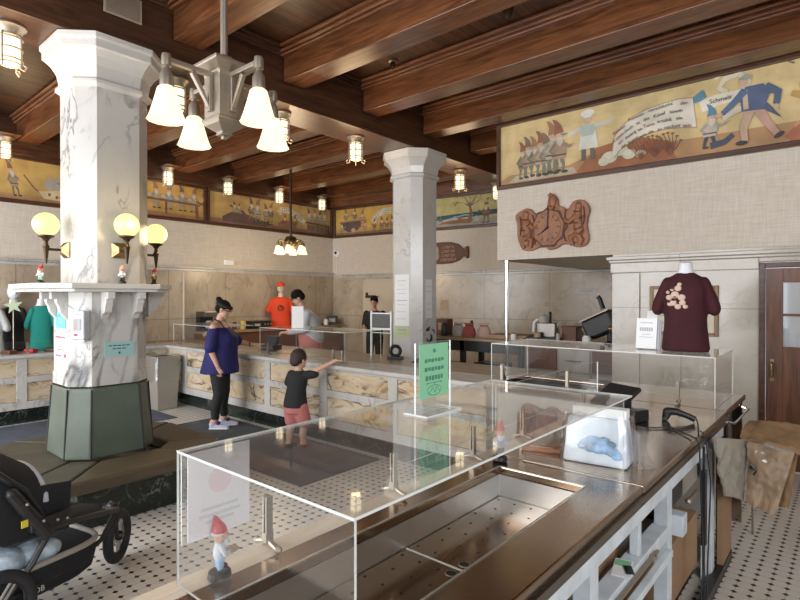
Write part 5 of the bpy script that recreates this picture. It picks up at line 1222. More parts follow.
# ------------------------------------------------------------------ murals
class Paint:
    def __init__(s, w, h): s.m = MB(); s.k = 0; s.w = w; s.h = h; s.sx = 1; s.ox = 0; s.sz = 1; s.oz = 0
    def poly(s, pts, col):
        s.k += 1; y = -.0042-.00006*s.k
        pts = [(min(max(x*s.sx+s.ox,.0),s.w),min(max(z*s.sz+s.oz,.0),s.h)) for x,z in pts]
        s.m.face([(x,y,z) for x,z in pts], 0, col)
    def ell(s, x, z, rx, rz, col, n=14, rot=0):
        c, q = math.cos(rot), math.sin(rot); P = []
        for i in range(n):
            a = 2*PI*i/n; u, v = rx*math.cos(a), rz*math.sin(a); P.append((x+u*c-v*q, z+u*q+v*c))
        s.poly(P, col)
    def line(s, pts, w, col):
        w = w if isinstance(w,(list,tuple)) else [w]*len(pts)
        L, R = [], []
        for i,p in enumerate(pts):
            a, b = pts[max(i-1,0)], pts[min(i+1,len(pts)-1)]; d = Vector((b[0]-a[0],b[1]-a[1])); d = d.normalized() if d.length else Vector((1,0)); n = Vector((-d.y,d.x))*w[i]/2
            L.append((p[0]+n.x,p[1]+n.y)); R.append((p[0]-n.x,p[1]-n.y))
        for i in range(len(pts)-1): s.poly([R[i],R[i+1],L[i+1],L[i]], col)
    def gnome(s, x, z, h, f=1, hat=(.30,.10,.06), coat=(.42,.38,.26), legs=(.22,.20,.13), arm=.3, lean=0, beard=(.62,.56,.44)):
        L = lambda u, v: (x+f*(u+lean*v)*h, z+v*h)
        s.line([L(-.06,.28),L(-.09,.14),L(-.10,.02)],[.09*h,.06*h,.05*h],legs); s.line([L(.05,.28),L(.10,.15),L(.08,.02)],[.09*h,.06*h,.05*h],legs)
        s.ell(*L(-.06,.02),.07*h,.028*h,(.09,.06,.04)); s.ell(*L(.12,.02),.07*h,.028*h,(.09,.06,.04))
        s.poly([L(-.14,.26),L(.14,.26),L(.16,.42),L(.10,.60),L(-.10,.60),L(-.17,.44)],coat)
        s.line([L(.06,.54),L(.20,.46),L(.20+arm*.5,.42+arm*.35)],[.08*h,.065*h,.05*h],tuple(c*.8 for c in coat)); s.ell(*L(.22+arm*.5,.43+arm*.35),.03*h,.03*h,(.62,.40,.26))
        s.line([L(-.08,.54),L(-.19,.42),L(-.08,.34)],[.08*h,.06*h,.05*h],tuple(c*.75 for c in coat))
        s.line([L(-.15,.33),L(.15,.33)],.03*h,(.14,.08,.05))
        s.ell(*L(.01,.67),.085*h,.095*h,(.62,.40,.27)); s.poly([L(-.05,.66),L(.10,.64),L(.08,.54),L(.02,.48),L(-.04,.56)],beard); s.ell(*L(.09,.67),.025*h,.025*h,(.60,.32,.22)); s.ell(*L(.05,.70),.012*h,.012*h,(.05,.04,.03))
        s.poly([L(-.10,.71),L(.10,.73),L(.05,.86),L(-.05,.97),L(-.14,1.0),L(-.08,.86)],hat)
    def banner(s, pts, w, col=(.72,.66,.52), rows=3, ink=(.18,.14,.10)):
        s.line(pts, [w*1.06]*len(pts), (.30,.20,.10)); s.line(pts, w, col)
        for r in range(rows):
            off = (r-(rows-1)/2)*w/(rows+.4)
            for i in range(len(pts)-1):
                a, b = Vector(pts[i]), Vector(pts[i+1]); d = (b-a); n = Vector((-d.y,d.x)).normalized()*off; k = max(1,int(d.length/.045))
                for q in range(k):
                    if (q*7+i*3+r*5) % 6 == 0: continue
                    p0, p1 = a+d*((q+.15)/k)+n, a+d*((q+.8)/k)+n
                    s.line([tuple(p0),tuple(p1)], w*.10, ink)
    def tree(s, x, z, h, f=1, col=(.20,.11,.06)):
        s.line([(x,z),(x+f*.08*h,z+.3*h),(x+f*.02*h,z+.55*h)],[.16*h,.10*h,.06*h],col)
        for a,l in ((.4,.5),(.9,.55),(1.5,.45),(2.1,.55),(2.7,.5)):
            p = (x+f*.03*h,z+.5*h); q = (p[0]+f*math.cos(a)*l*h*.6,p[1]+math.sin(a)*l*h*.6); r = (q[0]+f*math.cos(a+.5)*l*h*.4,q[1]+math.sin(a+.5)*l*h*.4)
            s.line([p,q,r],[.05*h,.03*h,.01*h],col)
            for k in range(4): s.ell(r[0]+random.uniform(-.08,.08)*h,r[1]+random.uniform(-.08,.08)*h,.05*h,.03*h,(.42,.22,.10),8,random.random()*3)
def mural(label, w, h, loc, rotz, draw, sky=(.56,.36,.11), low=(.40,.22,.08), fw=.06, group=None, fmat=None):
    t = thing('mural', label, 'mural', loc, rotz, group)
    m = MB()
    for a in ((0,-.05,0,w,0,fw),(0,-.05,h-fw,w,0,h),(0,-.05,fw,fw*.8,0,h-fw),(w-fw*.8,-.05,fw,w,0,h-fw)): m.box(*a)
    m.build('frame', fmat or M_frame, t, bevel=.008)
    iw, ih = w-2*fw*.8, h-2*fw
    P = Paint(iw, ih)
    n = 12
    rows = [(.0,low),(.10,tuple((a+b)/2 for a,b in zip(sky,low))),(.30,sky),(.7,tuple(min(1,c*1.12) for c in sky)),(1.0,tuple(min(1,c*.98) for c in sky))]
    for (a,ca),(b,cb) in zip(rows,rows[1:]):
        for q in range(4):
            u0, u1 = a+(b-a)*q/4, a+(b-a)*(q+1)/4; f_ = (q+.5)/4
            P.m.face([(0,-.004,u0*ih),(iw,-.004,u0*ih),(iw,-.004,u1*ih),(0,-.004,u1*ih)],0,tuple(x*(1-f_)+y*f_ for x,y in zip(ca,cb)))
    draw(P)
    o = P.m.build('painting', M_paint, t, loc=(fw*.8,0,fw))
    return t
def d_big(P):
    W, H = P.w, P.h; P.sx, P.ox = .92, -.06; W = W/.92+.1
    P.poly([(0,0),(W,0),(W,.16),(2.3,.20),(1.5,.26),(1.1,.13),(.2,.12),(0,.05)],(.46,.26,.12)); P.poly([(1.15,0),(2.4,0),(2.3,.22),(1.9,.34),(1.45,.28)],(.36,.14,.06)); P.poly([(.2,.02),(1.2,.02),(1.15,.10),(.3,.10)],(.50,.42,.30))
    cs = [(.26,.20,.14),(.40,.30,.22),(.28,.24,.16),(.46,.36,.24),(.34,.26,.20),(.52,.46,.34),(.44,.30,.2)]
    for i,(x,h) in enumerate(((.42,.42),(.50,.46),(.60,.44),(.70,.50),(.78,.46),(.87,.56),(.96,.58))):
        P.gnome(x*.98+.01,.05+.01*(i%3),h*1.17,1,hat=[(.34,.14,.08),(.26,.18,.12),(.42,.22,.12)][i%3],coat=cs[i],legs=(.20,.20,.15),arm=.15)
    # cook in white
    x, z = 1.34, .14; P.sz = .86; P.oz = .03
    P.line([(x-.05,z+.20),(x-.05,z)],.06,(.16,.13,.10)); P.line([(x+.06,z+.20),(x+.07,z)],.06,(.16,.13,.10)); P.poly([(x-.12,z+.16),(x+.14,z+.16),(x+.10,z+.44),(x-.08,z+.44)],(.70,.70,.60)); P.poly([(x-.08,z+.34),(x+.08,z+.34),(x+.12,z+.46),(x,z+.52),(x-.11,z+.46)],(.48,.55,.48))
    P.line([(x-.09,z+.46),(x-.20,z+.42),(x-.27,z+.40)],[.07,.06,.04],(.62,.60,.50)); P.line([(x+.09,z+.46),(x+.22,z+.46),(x+.33,z+.50)],[.07,.06,.04],(.62,.60,.50)); P.ell(x,z+.56,.05,.06,(.62,.42,.30)); P.ell(x,z+.65,.09,.05,(.76,.74,.66)); P.poly([(x-.05,z+.59),(x+.05,z+.59),(x+.06,z+.65),(x-.06,z+.65)],(.74,.72,.64)); P.ell(x-.31,z+.43,.05,.012,(.20,.30,.22))
    P.sz = 1; P.oz = 0
    # fallen white lumps and boulders
    for k,(a,b_,r) in enumerate(((1.62,.14,.10),(1.76,.20,.09),(1.86,.14,.08),(1.55,.10,.07),(2.0,.12,.06))): P.ell(a,b_,r,r*.7,(.64,.60,.44)); P.ell(a-.02,b_+.02,r*.6,r*.4,(.74,.70,.56))
    # shrubs
    for x0 in (2.0,2.15,2.32):
        for k in range(7): a = .6+k*.3; P.line([(x0,.06),(x0+.09*math.cos(a),.06+.12*math.sin(a)),(x0+.17*math.cos(a+.2),.06+.24*math.sin(a))],[.016,.010,.006],(.24,.09,.05)); P.ell(x0+.17*math.cos(a+.2),.06+.24*math.sin(a),.02,.012,(.30,.12,.05),8)
    # banner
    up = [(1.66,.20),(1.68,.36),(1.76,.46),(1.88,.54),(2.05,.60),(2.25,.63),(2.42,.64),(2.56,.62)]; lo = [(1.68,.12),(1.74,.19),(1.84,.25),(1.96,.30),(2.12,.335),(2.30,.345),(2.46,.325),(2.60,.30)]
    for i in range(7): P.poly([lo[i],lo[i+1],up[i+1],up[i]],(.76,.70,.58))
    P.line(up,.012,(.45,.34,.20)); P.line(lo,.012,(.45,.34,.20))
    P.poly([(2.62,.56),(2.78,.60),(3.02,.60),(3.02,.50),(2.80,.48),(2.66,.44)],(.76,.70,.58))
    P.line([(3.02,.56),(3.10,.66),(3.02,.76),(2.88,.74),(2.82,.66),(2.90,.60)],[.05,.06,.06,.06,.06,.05],(.68,.62,.46)); P.line([(2.95,.82),(2.84,.82),(2.78,.76)],[.04,.05,.04],(.72,.64,.44))
    # small figure holding the banner's end
    P.gnome(2.72,.06,.46,1,hat=(.10,.24,.34),coat=(.50,.44,.36),legs=(.06,.07,.10),arm=.3,lean=.1); P.line([(2.74,.08),(2.88,.10),(2.96,.16)],[.07,.06,.05],(.07,.08,.12)); P.poly([(2.56,.62),(2.66,.68),(2.70,.60),(2.64,.56),(2.57,.56)],(.12,.26,.36))
    P.line([(2.86,.34),(3.0,.40),(3.14,.42)],[.05,.06,.04],(.70,.60,.50))
    # man in dark blue coat
    x = 3.18; P.sz = .80; P.oz = .02; P.sx = .75; P.ox = -.06+3.18*.17-.04
    P.line([(x-.02,.46),(x-.10,.24),(x-.08,.06)],[.12,.09,.07],(.58,.40,.28)); P.line([(x+.06,.46),(x+.16,.26),(x+.27,.10)],[.12,.09,.07],(.55,.33,.26)); P.ell(x-.12,.05,.07,.03,(.06,.05,.05)); P.ell(x+.29,.08,.06,.03,(.06,.05,.05),14,.5)
    P.poly([(x-.12,.44),(x+.12,.42),(x+.19,.60),(x+.12,.74),(x-.08,.74),(x-.14,.62)],(.10,.13,.22)); P.poly([(x-.10,.46),(x-.04,.46),(x-.06,.70),(x-.11,.66)],(.62,.48,.34)); P.poly([(x+.10,.44),(x+.32,.28),(x+.36,.22),(x+.16,.50)],(.08,.11,.18)); P.line([(x-.08,.70),(x-.20,.58),(x-.34,.46)],[.10,.08,.07],(.10,.16,.26)); P.line([(x+.14,.70),(x+.28,.60),(x+.26,.46)],[.10,.09,.07],(.09,.13,.20)); P.ell(x-.38,.44,.04,.03,(.62,.42,.28)); P.ell(x+.26,.42,.03,.04,(.62,.42,.28))
    P.ell(x-.10,.80,.055,.065,(.62,.42,.30)); P.ell(x-.07,.86,.07,.035,(.36,.38,.30)); P.line([(x-.15,.85),(x-.10,.85)],.02,(.30,.32,.25))
    P.sz = 1; P.oz = 0; P.sx = .92; P.ox = -.06
    # roots and rocks beyond
    P.line([(3.48,.46),(3.62,.40),(3.75,.44),(3.9,.36)],[.05,.09,.10,.08],(.50,.32,.10)); P.ell(3.68,.52,.14,.08,(.60,.42,.16)); P.poly([(3.42,.06),(3.58,.20),(3.75,.34),(4.3,.38),(4.6,.0),(3.5,.0)],(.40,.14,.07)); P.line([(3.5,.14),(3.66,.26),(3.9,.34)],.03,(.58,.28,.16)); P.line([(3.44,.78),(3.50,.74)],.02,(.2,.14,.1))
    for k,xx in enumerate((4.9,5.3,5.7,6.1)): P.gnome(xx,.08,.5+.04*(k%2),-1 if k%2 else 1,coat=cs[k])
mw = 6.62
mm_ = mural('long framed mural over the bulkhead with a banner and a man in dark blue coat', mw, .885, (-3.65,YS-.001,3.105), 0, d_big, sky=(.66,.50,.24), low=(.55,.39,.18), fw=.055)
rows = ('kleinen Formen verschlucht der','Komm doch in die Küvel hinein','ein zwerg im Turm erzählt ein','die kunst wie sie zu reichen sein')
# lettering follows the curve of the banner
bx = [(1.69,.285),(1.78,.35),(1.92,.425),(2.08,.47),(2.26,.49),(2.42,.485),(2.56,.46)]
for r, s_ in enumerate(rows):
    off = (.5-r/3)*.235-.012
    n = len(s_); lens = [0]
    for a,b in zip(bx,bx[1:]): lens.append(lens[-1]+math.dist(a,b))
    m_all = []
    words = s_.split(' '); pos = 0.03
    for wi, wd in enumerate(words):
        start = pos; ln = len(wd)*.027; mid = start+ln/2
        if mid > lens[-1]: break
        for i in range(len(bx)-1):
            if lens[i+1] >= mid: break
        f_ = (mid-lens[i])/(lens[i+1]-lens[i]); a, b = Vector(bx[i]), Vector(bx[i+1]); p = a.lerp(b,f_); d = (b-a).normalized(); nn = Vector((-d.y,d.x)); sc = .75+.25*min(1,mid/.35)
        q = p+nn*off*sc
        text_obj(wd, .054, basic('banner_ink' if wi%3 else 'banner_ink_red',(.10,.07,.05) if wi%3 else (.26,.06,.04),.7) if (r==0 and wi<2) else bpy.data.materials['banner_ink' if wi%3 else 'banner_ink_red'], mm_, (q.x*.92-.06+.044,-.027,q.y+.055-.018), (PI/2,-math.atan2(d.y,d.x),0), name='banner_lettering', extrude=.0004)
        pos += ln+.030
text_obj('Schmalz', .062, bpy.data.materials['banner_ink'], mm_, (2.84*.92-.06+.044,-.027,.52+.055), (PI/2,-.06,0), name='banner_lettering', extrude=.0004)

def d_pull(P):
    P.poly([(0,0),(P.w,0),(P.w,.08),(0,.09)],(.42,.24,.10)); b = 3.15; P.sx = .62; P.ox = 3.78-.62*3.1
    P.gnome(b-.05,.05,.55,1,hat=(.28,.13,.07),coat=(.36,.26,.18),legs=(.14,.13,.10),arm=-.1,lean=-.35); P.line([(b+.08,.38),(b+.30,.20),(b+.45,.12)],[.03,.025,.02],(.22,.14,.08))
    P.poly([(b+.38,.16),(b+.50,.06),(b+.95,.04),(b+1.15,.06),(b+1.2,.16),(b+1.0,.22),(b+.75,.20)],(.66,.52,.30)); 
    for k,(x,z) in enumerate(((.62,.13),(.78,.10),(.90,.09),(1.05,.12))): P.ell(b+x,z,.03,.025,(.16,.09,.05))
    P.ell(b+.62,.28,.10,.10,(.46,.40,.34)); P.ell(b+.80,.30,.12,.10,(.42,.38,.34)); P.gnome(b+.92,.10,.46,-1,hat=(.38,.18,.10),coat=(.36,.30,.22),arm=.2)
    P.line([(b+1.0,.16),(b+1.2,.26)],.03,(.12,.08,.06)); P.gnome(1.5,.05,.5,1); P.gnome(.8,.05,.52,-1); P.ell(1.1,.16,.16,.10,(.35,.22,.12))
def d_table(P):
    P.poly([(0,0),(P.w,0),(P.w,.07),(0,.10)],(.36,.18,.08))
    for k in range(7): P.gnome(.3+.24*k,.14,.48,1 if k%2 else -1,hat=[(.34,.16,.10),(.28,.24,.20),(.20,.14,.10)][k%3],coat=[(.46,.36,.22),(.36,.38,.34),(.42,.34,.26)][k%3],legs=(.30,.34,.30))
    P.poly([(.1,.34),(1.86,.30),(1.86,.26),(.1,.30)],(.26,.12,.07)); P.line([(1.78,.28),(1.80,.03)],.06,(.22,.10,.06)); P.line([(.22,.30),(.22,.04)],.06,(.22,.10,.06)); P.line([(1.2,.28),(1.2,.05)],.04,(.22,.10,.06))
    for k in range(6): P.ell(.4+.25*k,.36,.045,.03,(.55,.50,.42))
    P.gnome(2.06,.05,.56,-1,hat=(.22,.14,.09),coat=(.20,.12,.08),legs=(.18,.11,.08),arm=.35,lean=.25)
def d_boat(P):
    P.poly([(0,0),(P.w,0),(P.w,.10),(2.2,.08),(0,.10)],(.24,.14,.09))
    P.line([(.10,.03),(.10,.56)],.012,(.40,.20,.10)); P.poly([(.30,.05),(1.3,.03),(1.5,.10),(1.2,.15),(.85,.24),(.50,.26),(.28,.14)],(.12,.07,.06)); P.line([(.45,.38),(.55,.34),(.75,.28),(.92,.10)],[.03,.05,.05,.04],(.14,.08,.05))
    for k,(x,z,h) in enumerate(((.55,.20,.28),(.66,.20,.26),(.95,.14,.46),(1.10,.10,.50),(1.30,.12,.40),(1.42,.14,.42))): P.gnome(x,z,h,-1 if k%2 else 1,hat=[(.16,.10,.08),(.30,.16,.10)][k%2],coat=[(.42,.36,.26),(.36,.30,.20),(.24,.18,.12)][k%3],arm=.3)
    P.banner([(1.62,.36),(1.70,.43),(1.86,.45),(2.05,.40),(2.22,.30),(2.34,.24)],.13,rows=3); P.ell(1.85,.12,.25,.10,(.30,.15,.08)); P.gnome(1.72,.05,.32,1,lean=.3,coat=(.3,.12,.06)); P.gnome(2.06,.05,.34,-1,coat=(.34,.16,.08))
    for k,x in enumerate((2.46,2.62,2.78,2.92)): P.gnome(x,.17,.40+.03*(k%2),1 if k<2 else -1,hat=[(.14,.10,.10),(.30,.24,.18)][k%2],coat=[(.40,.40,.34),(.46,.40,.28)][k%2])
    P.poly([(2.36,.26),(3.06,.22),(3.06,.18),(2.36,.22)],(.16,.09,.06)); P.poly([(2.40,.20),(3.0,.17),(3.0,.06),(2.40,.07)],(.18,.11,.08)); 
    for x in (2.5,2.64,2.78,2.9): P.line([(x,.18),(x,.07)],.02,(.30,.20,.14))
    P.line([(3.04,.2),(3.04,.02)],.05,(.16,.09,.06))
def d_pot(P):
    P.poly([(0,0),(P.w,0),(P.w,.07),(0,.05)],(.26,.15,.09)); P.poly([(.15,.28),(.78,.30),(.68,.12),(.52,.06),(.36,.06),(.22,.14)],(.13,.08,.07)); P.line([(.12,.29),(.80,.31)],.03,(.20,.12,.08))
    P.gnome(.30,.27,.34,1,coat=(.36,.26,.16)); P.gnome(.56,.28,.34,-1,coat=(.30,.20,.12)); P.gnome(.78,.16,.42,-1,hat=(.34,.14,.06),coat=(.52,.30,.14)); P.gnome(.18,.03,.30,1,coat=(.46,.40,.30)); P.gnome(.86,.03,.30,-1,coat=(.50,.26,.10)); P.ell(.52,.10,.06,.05,(.50,.36,.22))
    P.banner([(1.10,.24),(1.14,.34),(1.24,.42),(1.40,.47),(1.58,.47)],.13,rows=3)
    for k,x in enumerate((1.12,1.32,1.46,1.60)): P.gnome(x,.04,.30+.03*(k%2),1 if k%2 else -1,coat=[(.28,.18,.10),(.36,.20,.10)][k%2])
    P.tree(2.05,.05,.55,1); P.gnome(1.85,.05,.4,1)
def d_lake(P):
    P.poly([(0,.14),(P.w,.20),(P.w,.30),(1.0,.26),(.4,.24),(0,.22)],(.02,.08,.11)); P.poly([(0,.22),(.3,.24),(.25,.14),(0,.13)],(.10,.30,.26)); P.poly([(0,0),(P.w,0),(P.w,.16),(1.0,.10),(.5,.12),(0,.14)],(.40,.34,.28)); P.poly([(.3,.06),(1.0,.05),(1.1,.12),(.8,.16),(.4,.10)],(.26,.12,.06)); P.poly([(.30,.12),(.36,.24),(.42,.13)],(.12,.16,.20)); P.poly([(.62,.13),(.68,.22),(.76,.13)],(.46,.50,.46)); P.line([(.5,.15),(.9,.22),(1.1,.21)],.03,(.30,.40,.42))
    P.tree(1.0,.06,.66,1,(.24,.13,.07)); P.gnome(1.38,.03,.5,-1,coat=(.24,.12,.07)); P.poly([(1.1,.08),(1.16,.20),(1.24,.09)],(.45,.52,.54))
    for k in range(5): P.ell(.9+.12*k,.46+.05*(k%2),.05,.03,(.52,.44,.26),8)
mz, mh = 3.065, .72
mural('wall mural of a gnome hauling a spotted sack left of the near pillar', 4.8, mh, (XL+.001,-1.5,mz), PI/2, d_pull)
mural('wall mural of gnomes at a long table right of the near pillar', 2.02, mh, (XL+.001,3.32,mz), PI/2, d_table, sky=(.58,.34,.09))
mural('wall mural with boat, crowd and banner behind the far chandelier', 3.20, mh, (XL+.001,5.36,mz), PI/2, d_boat, sky=(.50,.33,.12), low=(.30,.17,.08))
o = backp(.05,.001); mural('back wall mural of gnomes in a big pot beside the corner', 2.42, mh, (o[0],o[1],mz), BA, d_pot, sky=(.60,.37,.08))
o = backp(2.50,.001); mural('back wall mural of dark lake, pale green sky and bare tree', 1.95, mh, (o[0],o[1],mz), BA, d_lake, sky=(.56,.50,.20), low=(.42,.36,.2))
# ------------------------------------------------------------------ shirts behind the left counter
t = thing('wall_counter','long brown topped work counter along the left wall below the wainscot','counter',(0,0,0))
MB().box(XL+.05,-2.4,.86,-9.02,5.05,.90).box(XL+.05,5.05,1.0,-8.95,8.45,1.05).build('worktop', M_table, t, bevel=.006)
MB().box(XL+.05,-2.4,.0,-9.06,5.02,.859).box(XL+.05,5.08,.0,-9.0,8.42,.999).build('cabinet', M_brown, t)
S_ = .9
shirt_on_form('shirt_bust','teal t-shirt on a pale bust beside the pillar ledge','shirt display',(-9.08,2.53,.902),math.radians(75),1.13,M_teal,M_dress,sx_=.66,flat=.6)
shirt_on_form('shirt_bust','pale grey t-shirt at the far left frame edge behind the counter','shirt display',(-9.08,1.91,.902),math.radians(75),1.08,basic('pale_grey_cloth',(.46,.48,.47),.85,bump=.4,bscale=14),M_dress,sx_=.78,flat=.6)
shirt_on_form('shirt_bust','black t-shirt on a pale bust set back between the grey and teal shirts','shirt display',(-9.29,2.24,.902),math.radians(86),1.12,M_blkcloth,M_dress,head=M_dress,sx_=.62,flat=.42)
m = MB(); P_ = []
for k in range(10): a = PI/2+k*PI/5+.15; r = .115 if k%2==0 else .048; P_.append((r*math.cos(a),r*math.sin(a)))
t = thing('paper_star','pale green paper star pinned between the two left shirts','star',(-8.68,2.09,1.561),math.radians(75)); outline(m,P_,-.012,0); m.build('star', basic('pale_green_paper',(.46,.56,.36),.6), t)
m = MB(); m.tube([(0,0,-.05),(0,0,-.625)],.006,6); m.lathe([(.05,-.64),(.05,-.625)],(0,0,0),12); m.build('stand', M_nickel, t)
for k in range(4):
    o = MB().box(-.07,-.05,0,.07,.05,.05).build('folded_stack', [M_red,M_brown,M_red,M_bronze][k], loc=(-8.56,2.30+.24*k-.52,CT+.001), rotz=.3*k, bevel=.01)
    tag(o, ['dark red folded goods on the left counter, at the frame edge','brown folded goods on the left counter under the grey shirt','dark red folded goods on the left counter under the teal shirt','bronze folded goods on the left counter nearest the pillar'][k], 'folded goods')
shirt_on_form('shirt_bust','orange t-shirt with matching cap on a bust behind the counter','shirt display',(-9.14,6.86,1.051),math.radians(54),1.08,M_orange,basic('ivory_head',(.55,.46,.36),.5),head=basic('ivory_face',(.55,.46,.36),.5),cap=M_orange)
t2 = [o for o in bpy.data.objects if o.get('label','').startswith('orange t-shirt')][0]
m = MB(); m.tube([(-.06,-.135,.42),(-.02,-.138,.46),(.03,-.138,.44),(.06,-.135,.40),(.02,-.137,.36),(-.05,-.136,.36),(-.06,-.135,.42)],.012,6); m.tube([(-.02,-.138,.46),(.02,-.137,.36)],.010,6); m.build('print', M_brown, t2)
# things along the wall counter
def item(name, label, cat, x, y, z, build, rz=0, group=None):
    t = thing(name, label, cat, (x,y,z), rz, group); build(t); return t
def coffee(t):
    MB().box(-.14,-.16,0,.14,.16,.05).build('base', M_black, t, bevel=.006); MB().box(-.14,.04,.0501,.14,.16,.26).build('column', M_black, t, bevel=.006); MB().box(-.14,-.16,.2601,.14,.16,.36).build('head', M_steeldark, t, bevel=.01); m = MB(); m.lathe([(.06,0),(.065,.02),(.06,.12),(.04,.14)],(0,-.06,.051),14); m.build('jug', M_grey, t, smooth=True)
def toaster(t):
    MB().box(-.22,-.17,.02,.22,.17,.15).build('housing', M_black, t, bevel=.012); MB().box(-.18,-.176,.05,-.05,-.1705,.10).build('display', M_grey, t)
    for x in (.06,.13,.20): MB().lathe([(.02,0),(.018,.015)],(0,0,0),12,M=Matrix.Translation((x,-.171,.085)) @ Matrix.Rotation(PI/2,4,'X')).build('knob', M_nickel, t)
    for x in (-.18,.18): MB().box(x-.02,-.15,0,x+.02,.15,.0199).build('foot', M_rubber, t)
def mug(t):
    MB().lathe([(.045,0),(.05,.02),(.052,.16),(.047,.16),(.044,.02),(.0,.02)],(0,0,0),18).build('cup', M_yellow, t, smooth=True); m = MB(); m.tube([(.05,0,.13),(.09,0,.12),(.09,0,.06),(.05,0,.04)],.009,8); m.build('handle', M_yellow, t, smooth=True)
def jar(mat, lidm, r=.05, h=.15):
    def f(t): MB().lathe([(r*.9,0),(r,.01),(r,h*.8),(r*.7,h*.88),(r*.7,h*.9)],(0,0,0),16).build('jar', mat, t, smooth=True); MB().lathe([(r*.75,h*.901),(r*.75,h),(0,h)],(0,0,0),16).build('lid', lidm, t)
    return f
def carton(mat, w, d, h):
    def f(t): MB().box(-w/2,-d/2,0,w/2,d/2,h).build('carton', mat, t, bevel=.004); MB().box(-w*.3,-d/2-.002,h*.3,w*.3,-d/2-.0003,h*.75).build('panel', M_tan, t)
    return f
def bag(mat):
    def f(t):
        m = MB(); m.stack([(0,0,0,.10,.07),(0,0,.04,.112,.085),(0,0,.12,.10,.07),(0,0,.17,.06,.03),(0,0,.21,.09,.02)],14); m.build('sack', mat, t, smooth=True); m = MB(); m.tube([(.06*math.cos(a),.03*math.sin(a),.172) for a in [k*PI/6 for k in range(12)]],.008,5,closed=True); m.build('tie', M_brown, t)
    return f
wc = 1.051
item('coffee_maker','black coffee maker on the wall counter just behind the woman','coffee maker',-9.18,5.22,wc,coffee,PI/2)
item('mug','mustard yellow mug on the wall counter right of the woman','mug',-9.12,5.94,wc,mug,0)
item('toaster_oven','wide black oven box on the wall counter between mug and orange shirt','oven',-9.2,6.33,wc,toaster,PI/2)
item('storage_jar','dark jar on the wall counter left of the yellow mug','jar',-9.16,5.78,wc,jar(M_brown,M_black,.045,.14))
item('radio','small black radio with pale dial at the back corner of the wall counter','radio',-9.12,8.28,wc,lambda t:(MB().box(-.12,-.06,0,.12,.06,.20).build('housing',M_black,t,bevel=.01),MB().box(-.07,-.063,.06,.07,-.0603,.14).build('dial',M_grey,t)),PI/4)
item('storage_jar','white capped jar beside the small black radio','jar',-9.08,8.06,wc,jar(M_paper,M_paper,.05,.13))
item('serving_tray','flat dark tray on the wall counter behind the man in grey','tray',-9.2,7.52,wc,lambda t:(MB().box(-.4,-.18,0,.4,.18,.012).build('base',M_black,t),MB().box(-.4,-.18,.0121,.4,-.165,.04).build('rim',M_black,t)),PI/2)
# on the marble counter
c0 = CT+.0065
item('card_terminal','black card terminal on the marble counter under the woman hand','terminal',-6.38,4.62,c0,lambda t:(MB().prism([(-.12,-.10),(.12,-.10),(.12,.10),(-.12,.10)],0,.07).build('base',M_black,t,bevel=.01),MB().prism([(-.10,-.03),(.10,-.03),(.10,.06),(-.10,.06)],.0701,.19,top=[(-.10,.02),(.10,.02),(.10,.07),(-.10,.07)]).build('screen',M_black,t,bevel=.006)),.2)
item('receipt_printer','white and black printer on the marble counter left of the woman','printer',-7.55,4.62,c0,lambda t:(MB().box(-.10,-.09,0,.10,.09,.12).build('housing',M_packwhite,t,bevel=.01),MB().box(-.16,-.08,0,-.101,.08,.15).build('side_unit',M_black,t,bevel=.006)),.3)
item('food_basket','brown basket of goods on the marble counter behind the trash bin','basket',-8.50,4.86,c0,lambda t:(MB().stack([(0,0,0,.13,.09),(0,0,.08,.16,.11)],18).build('basket',M_brown,t),MB().ball((0,0,.10),(.13,.09,.07),14,8).build('goods',M_tan,t,smooth=True)))
item('tape_dispenser','round black tape dispenser on the marble counter by the acrylic stand','dispenser',-4.26,4.90,c0,lambda t:(MB().box(-.10,-.04,0,.10,.04,.03).build('base',M_black,t,bevel=.006),MB().tube([(.06*math.cos(a),0,.095+.06*math.sin(a)) for a in [k*PI/10 for k in range(20)]],.022,8,closed=True).build('roll',M_black,t,smooth=True)),.6)
item('napkin_holder','black slanted holder on the marble counter left of green sign','holder',-3.75,4.86,c0,lambda t:(MB().prism([(-.16,-.08),(.16,-.08),(.16,.08),(-.16,.08)],0,.05,top=[(-.10,.0),(.16,.0),(.16,.07),(-.10,.07)]).build('base',M_black,t,bevel=.006),MB().box(-.1,.02,.0501,.16,.05,.07).build('lip',M_steeldark,t)),.3)
t = thing('acrylic_stand','pale edged acrylic stand holding a dark sheet on the marble counter','stand',(-4.52,4.93,c0),math.radians(8))
for x in (-.15,.15): MB().box(x-.012,-.012,0,x+.012,.012,.56).build('upright', M_edge, t, bevel=.004)
MB().box(-.137,-.008,.34,.137,.008,.365).build('cross_bar', M_edge, t); MB().box(-.135,-.005,.366,.135,.005,.54).build('dark_sheet', basic('dark_card',(.10,.10,.095),.7), t); MB().box(-.137,-.008,.541,.137,.008,.556).build('cross_bar', M_edge, t)
for x in (-.15,.15): MB().ball((x,0,.565),.018,10,8).build('finial', M_edge, t)
MB().box(-.137,-.012,.30,.137,.012,.31).build('lower_bar', M_edge, t)
item('guard_sign','plain white upright card standing on the guard before the man','sign',-5.42,4.33,1.2812,lambda t:(MB().box(-.075,-.003,.0041,.075,.003,.28).build('card',M_paper,t),MB().box(-.075,-.03,0,.075,.03,.004).build('foot',M_edge,t)),math.radians(40))
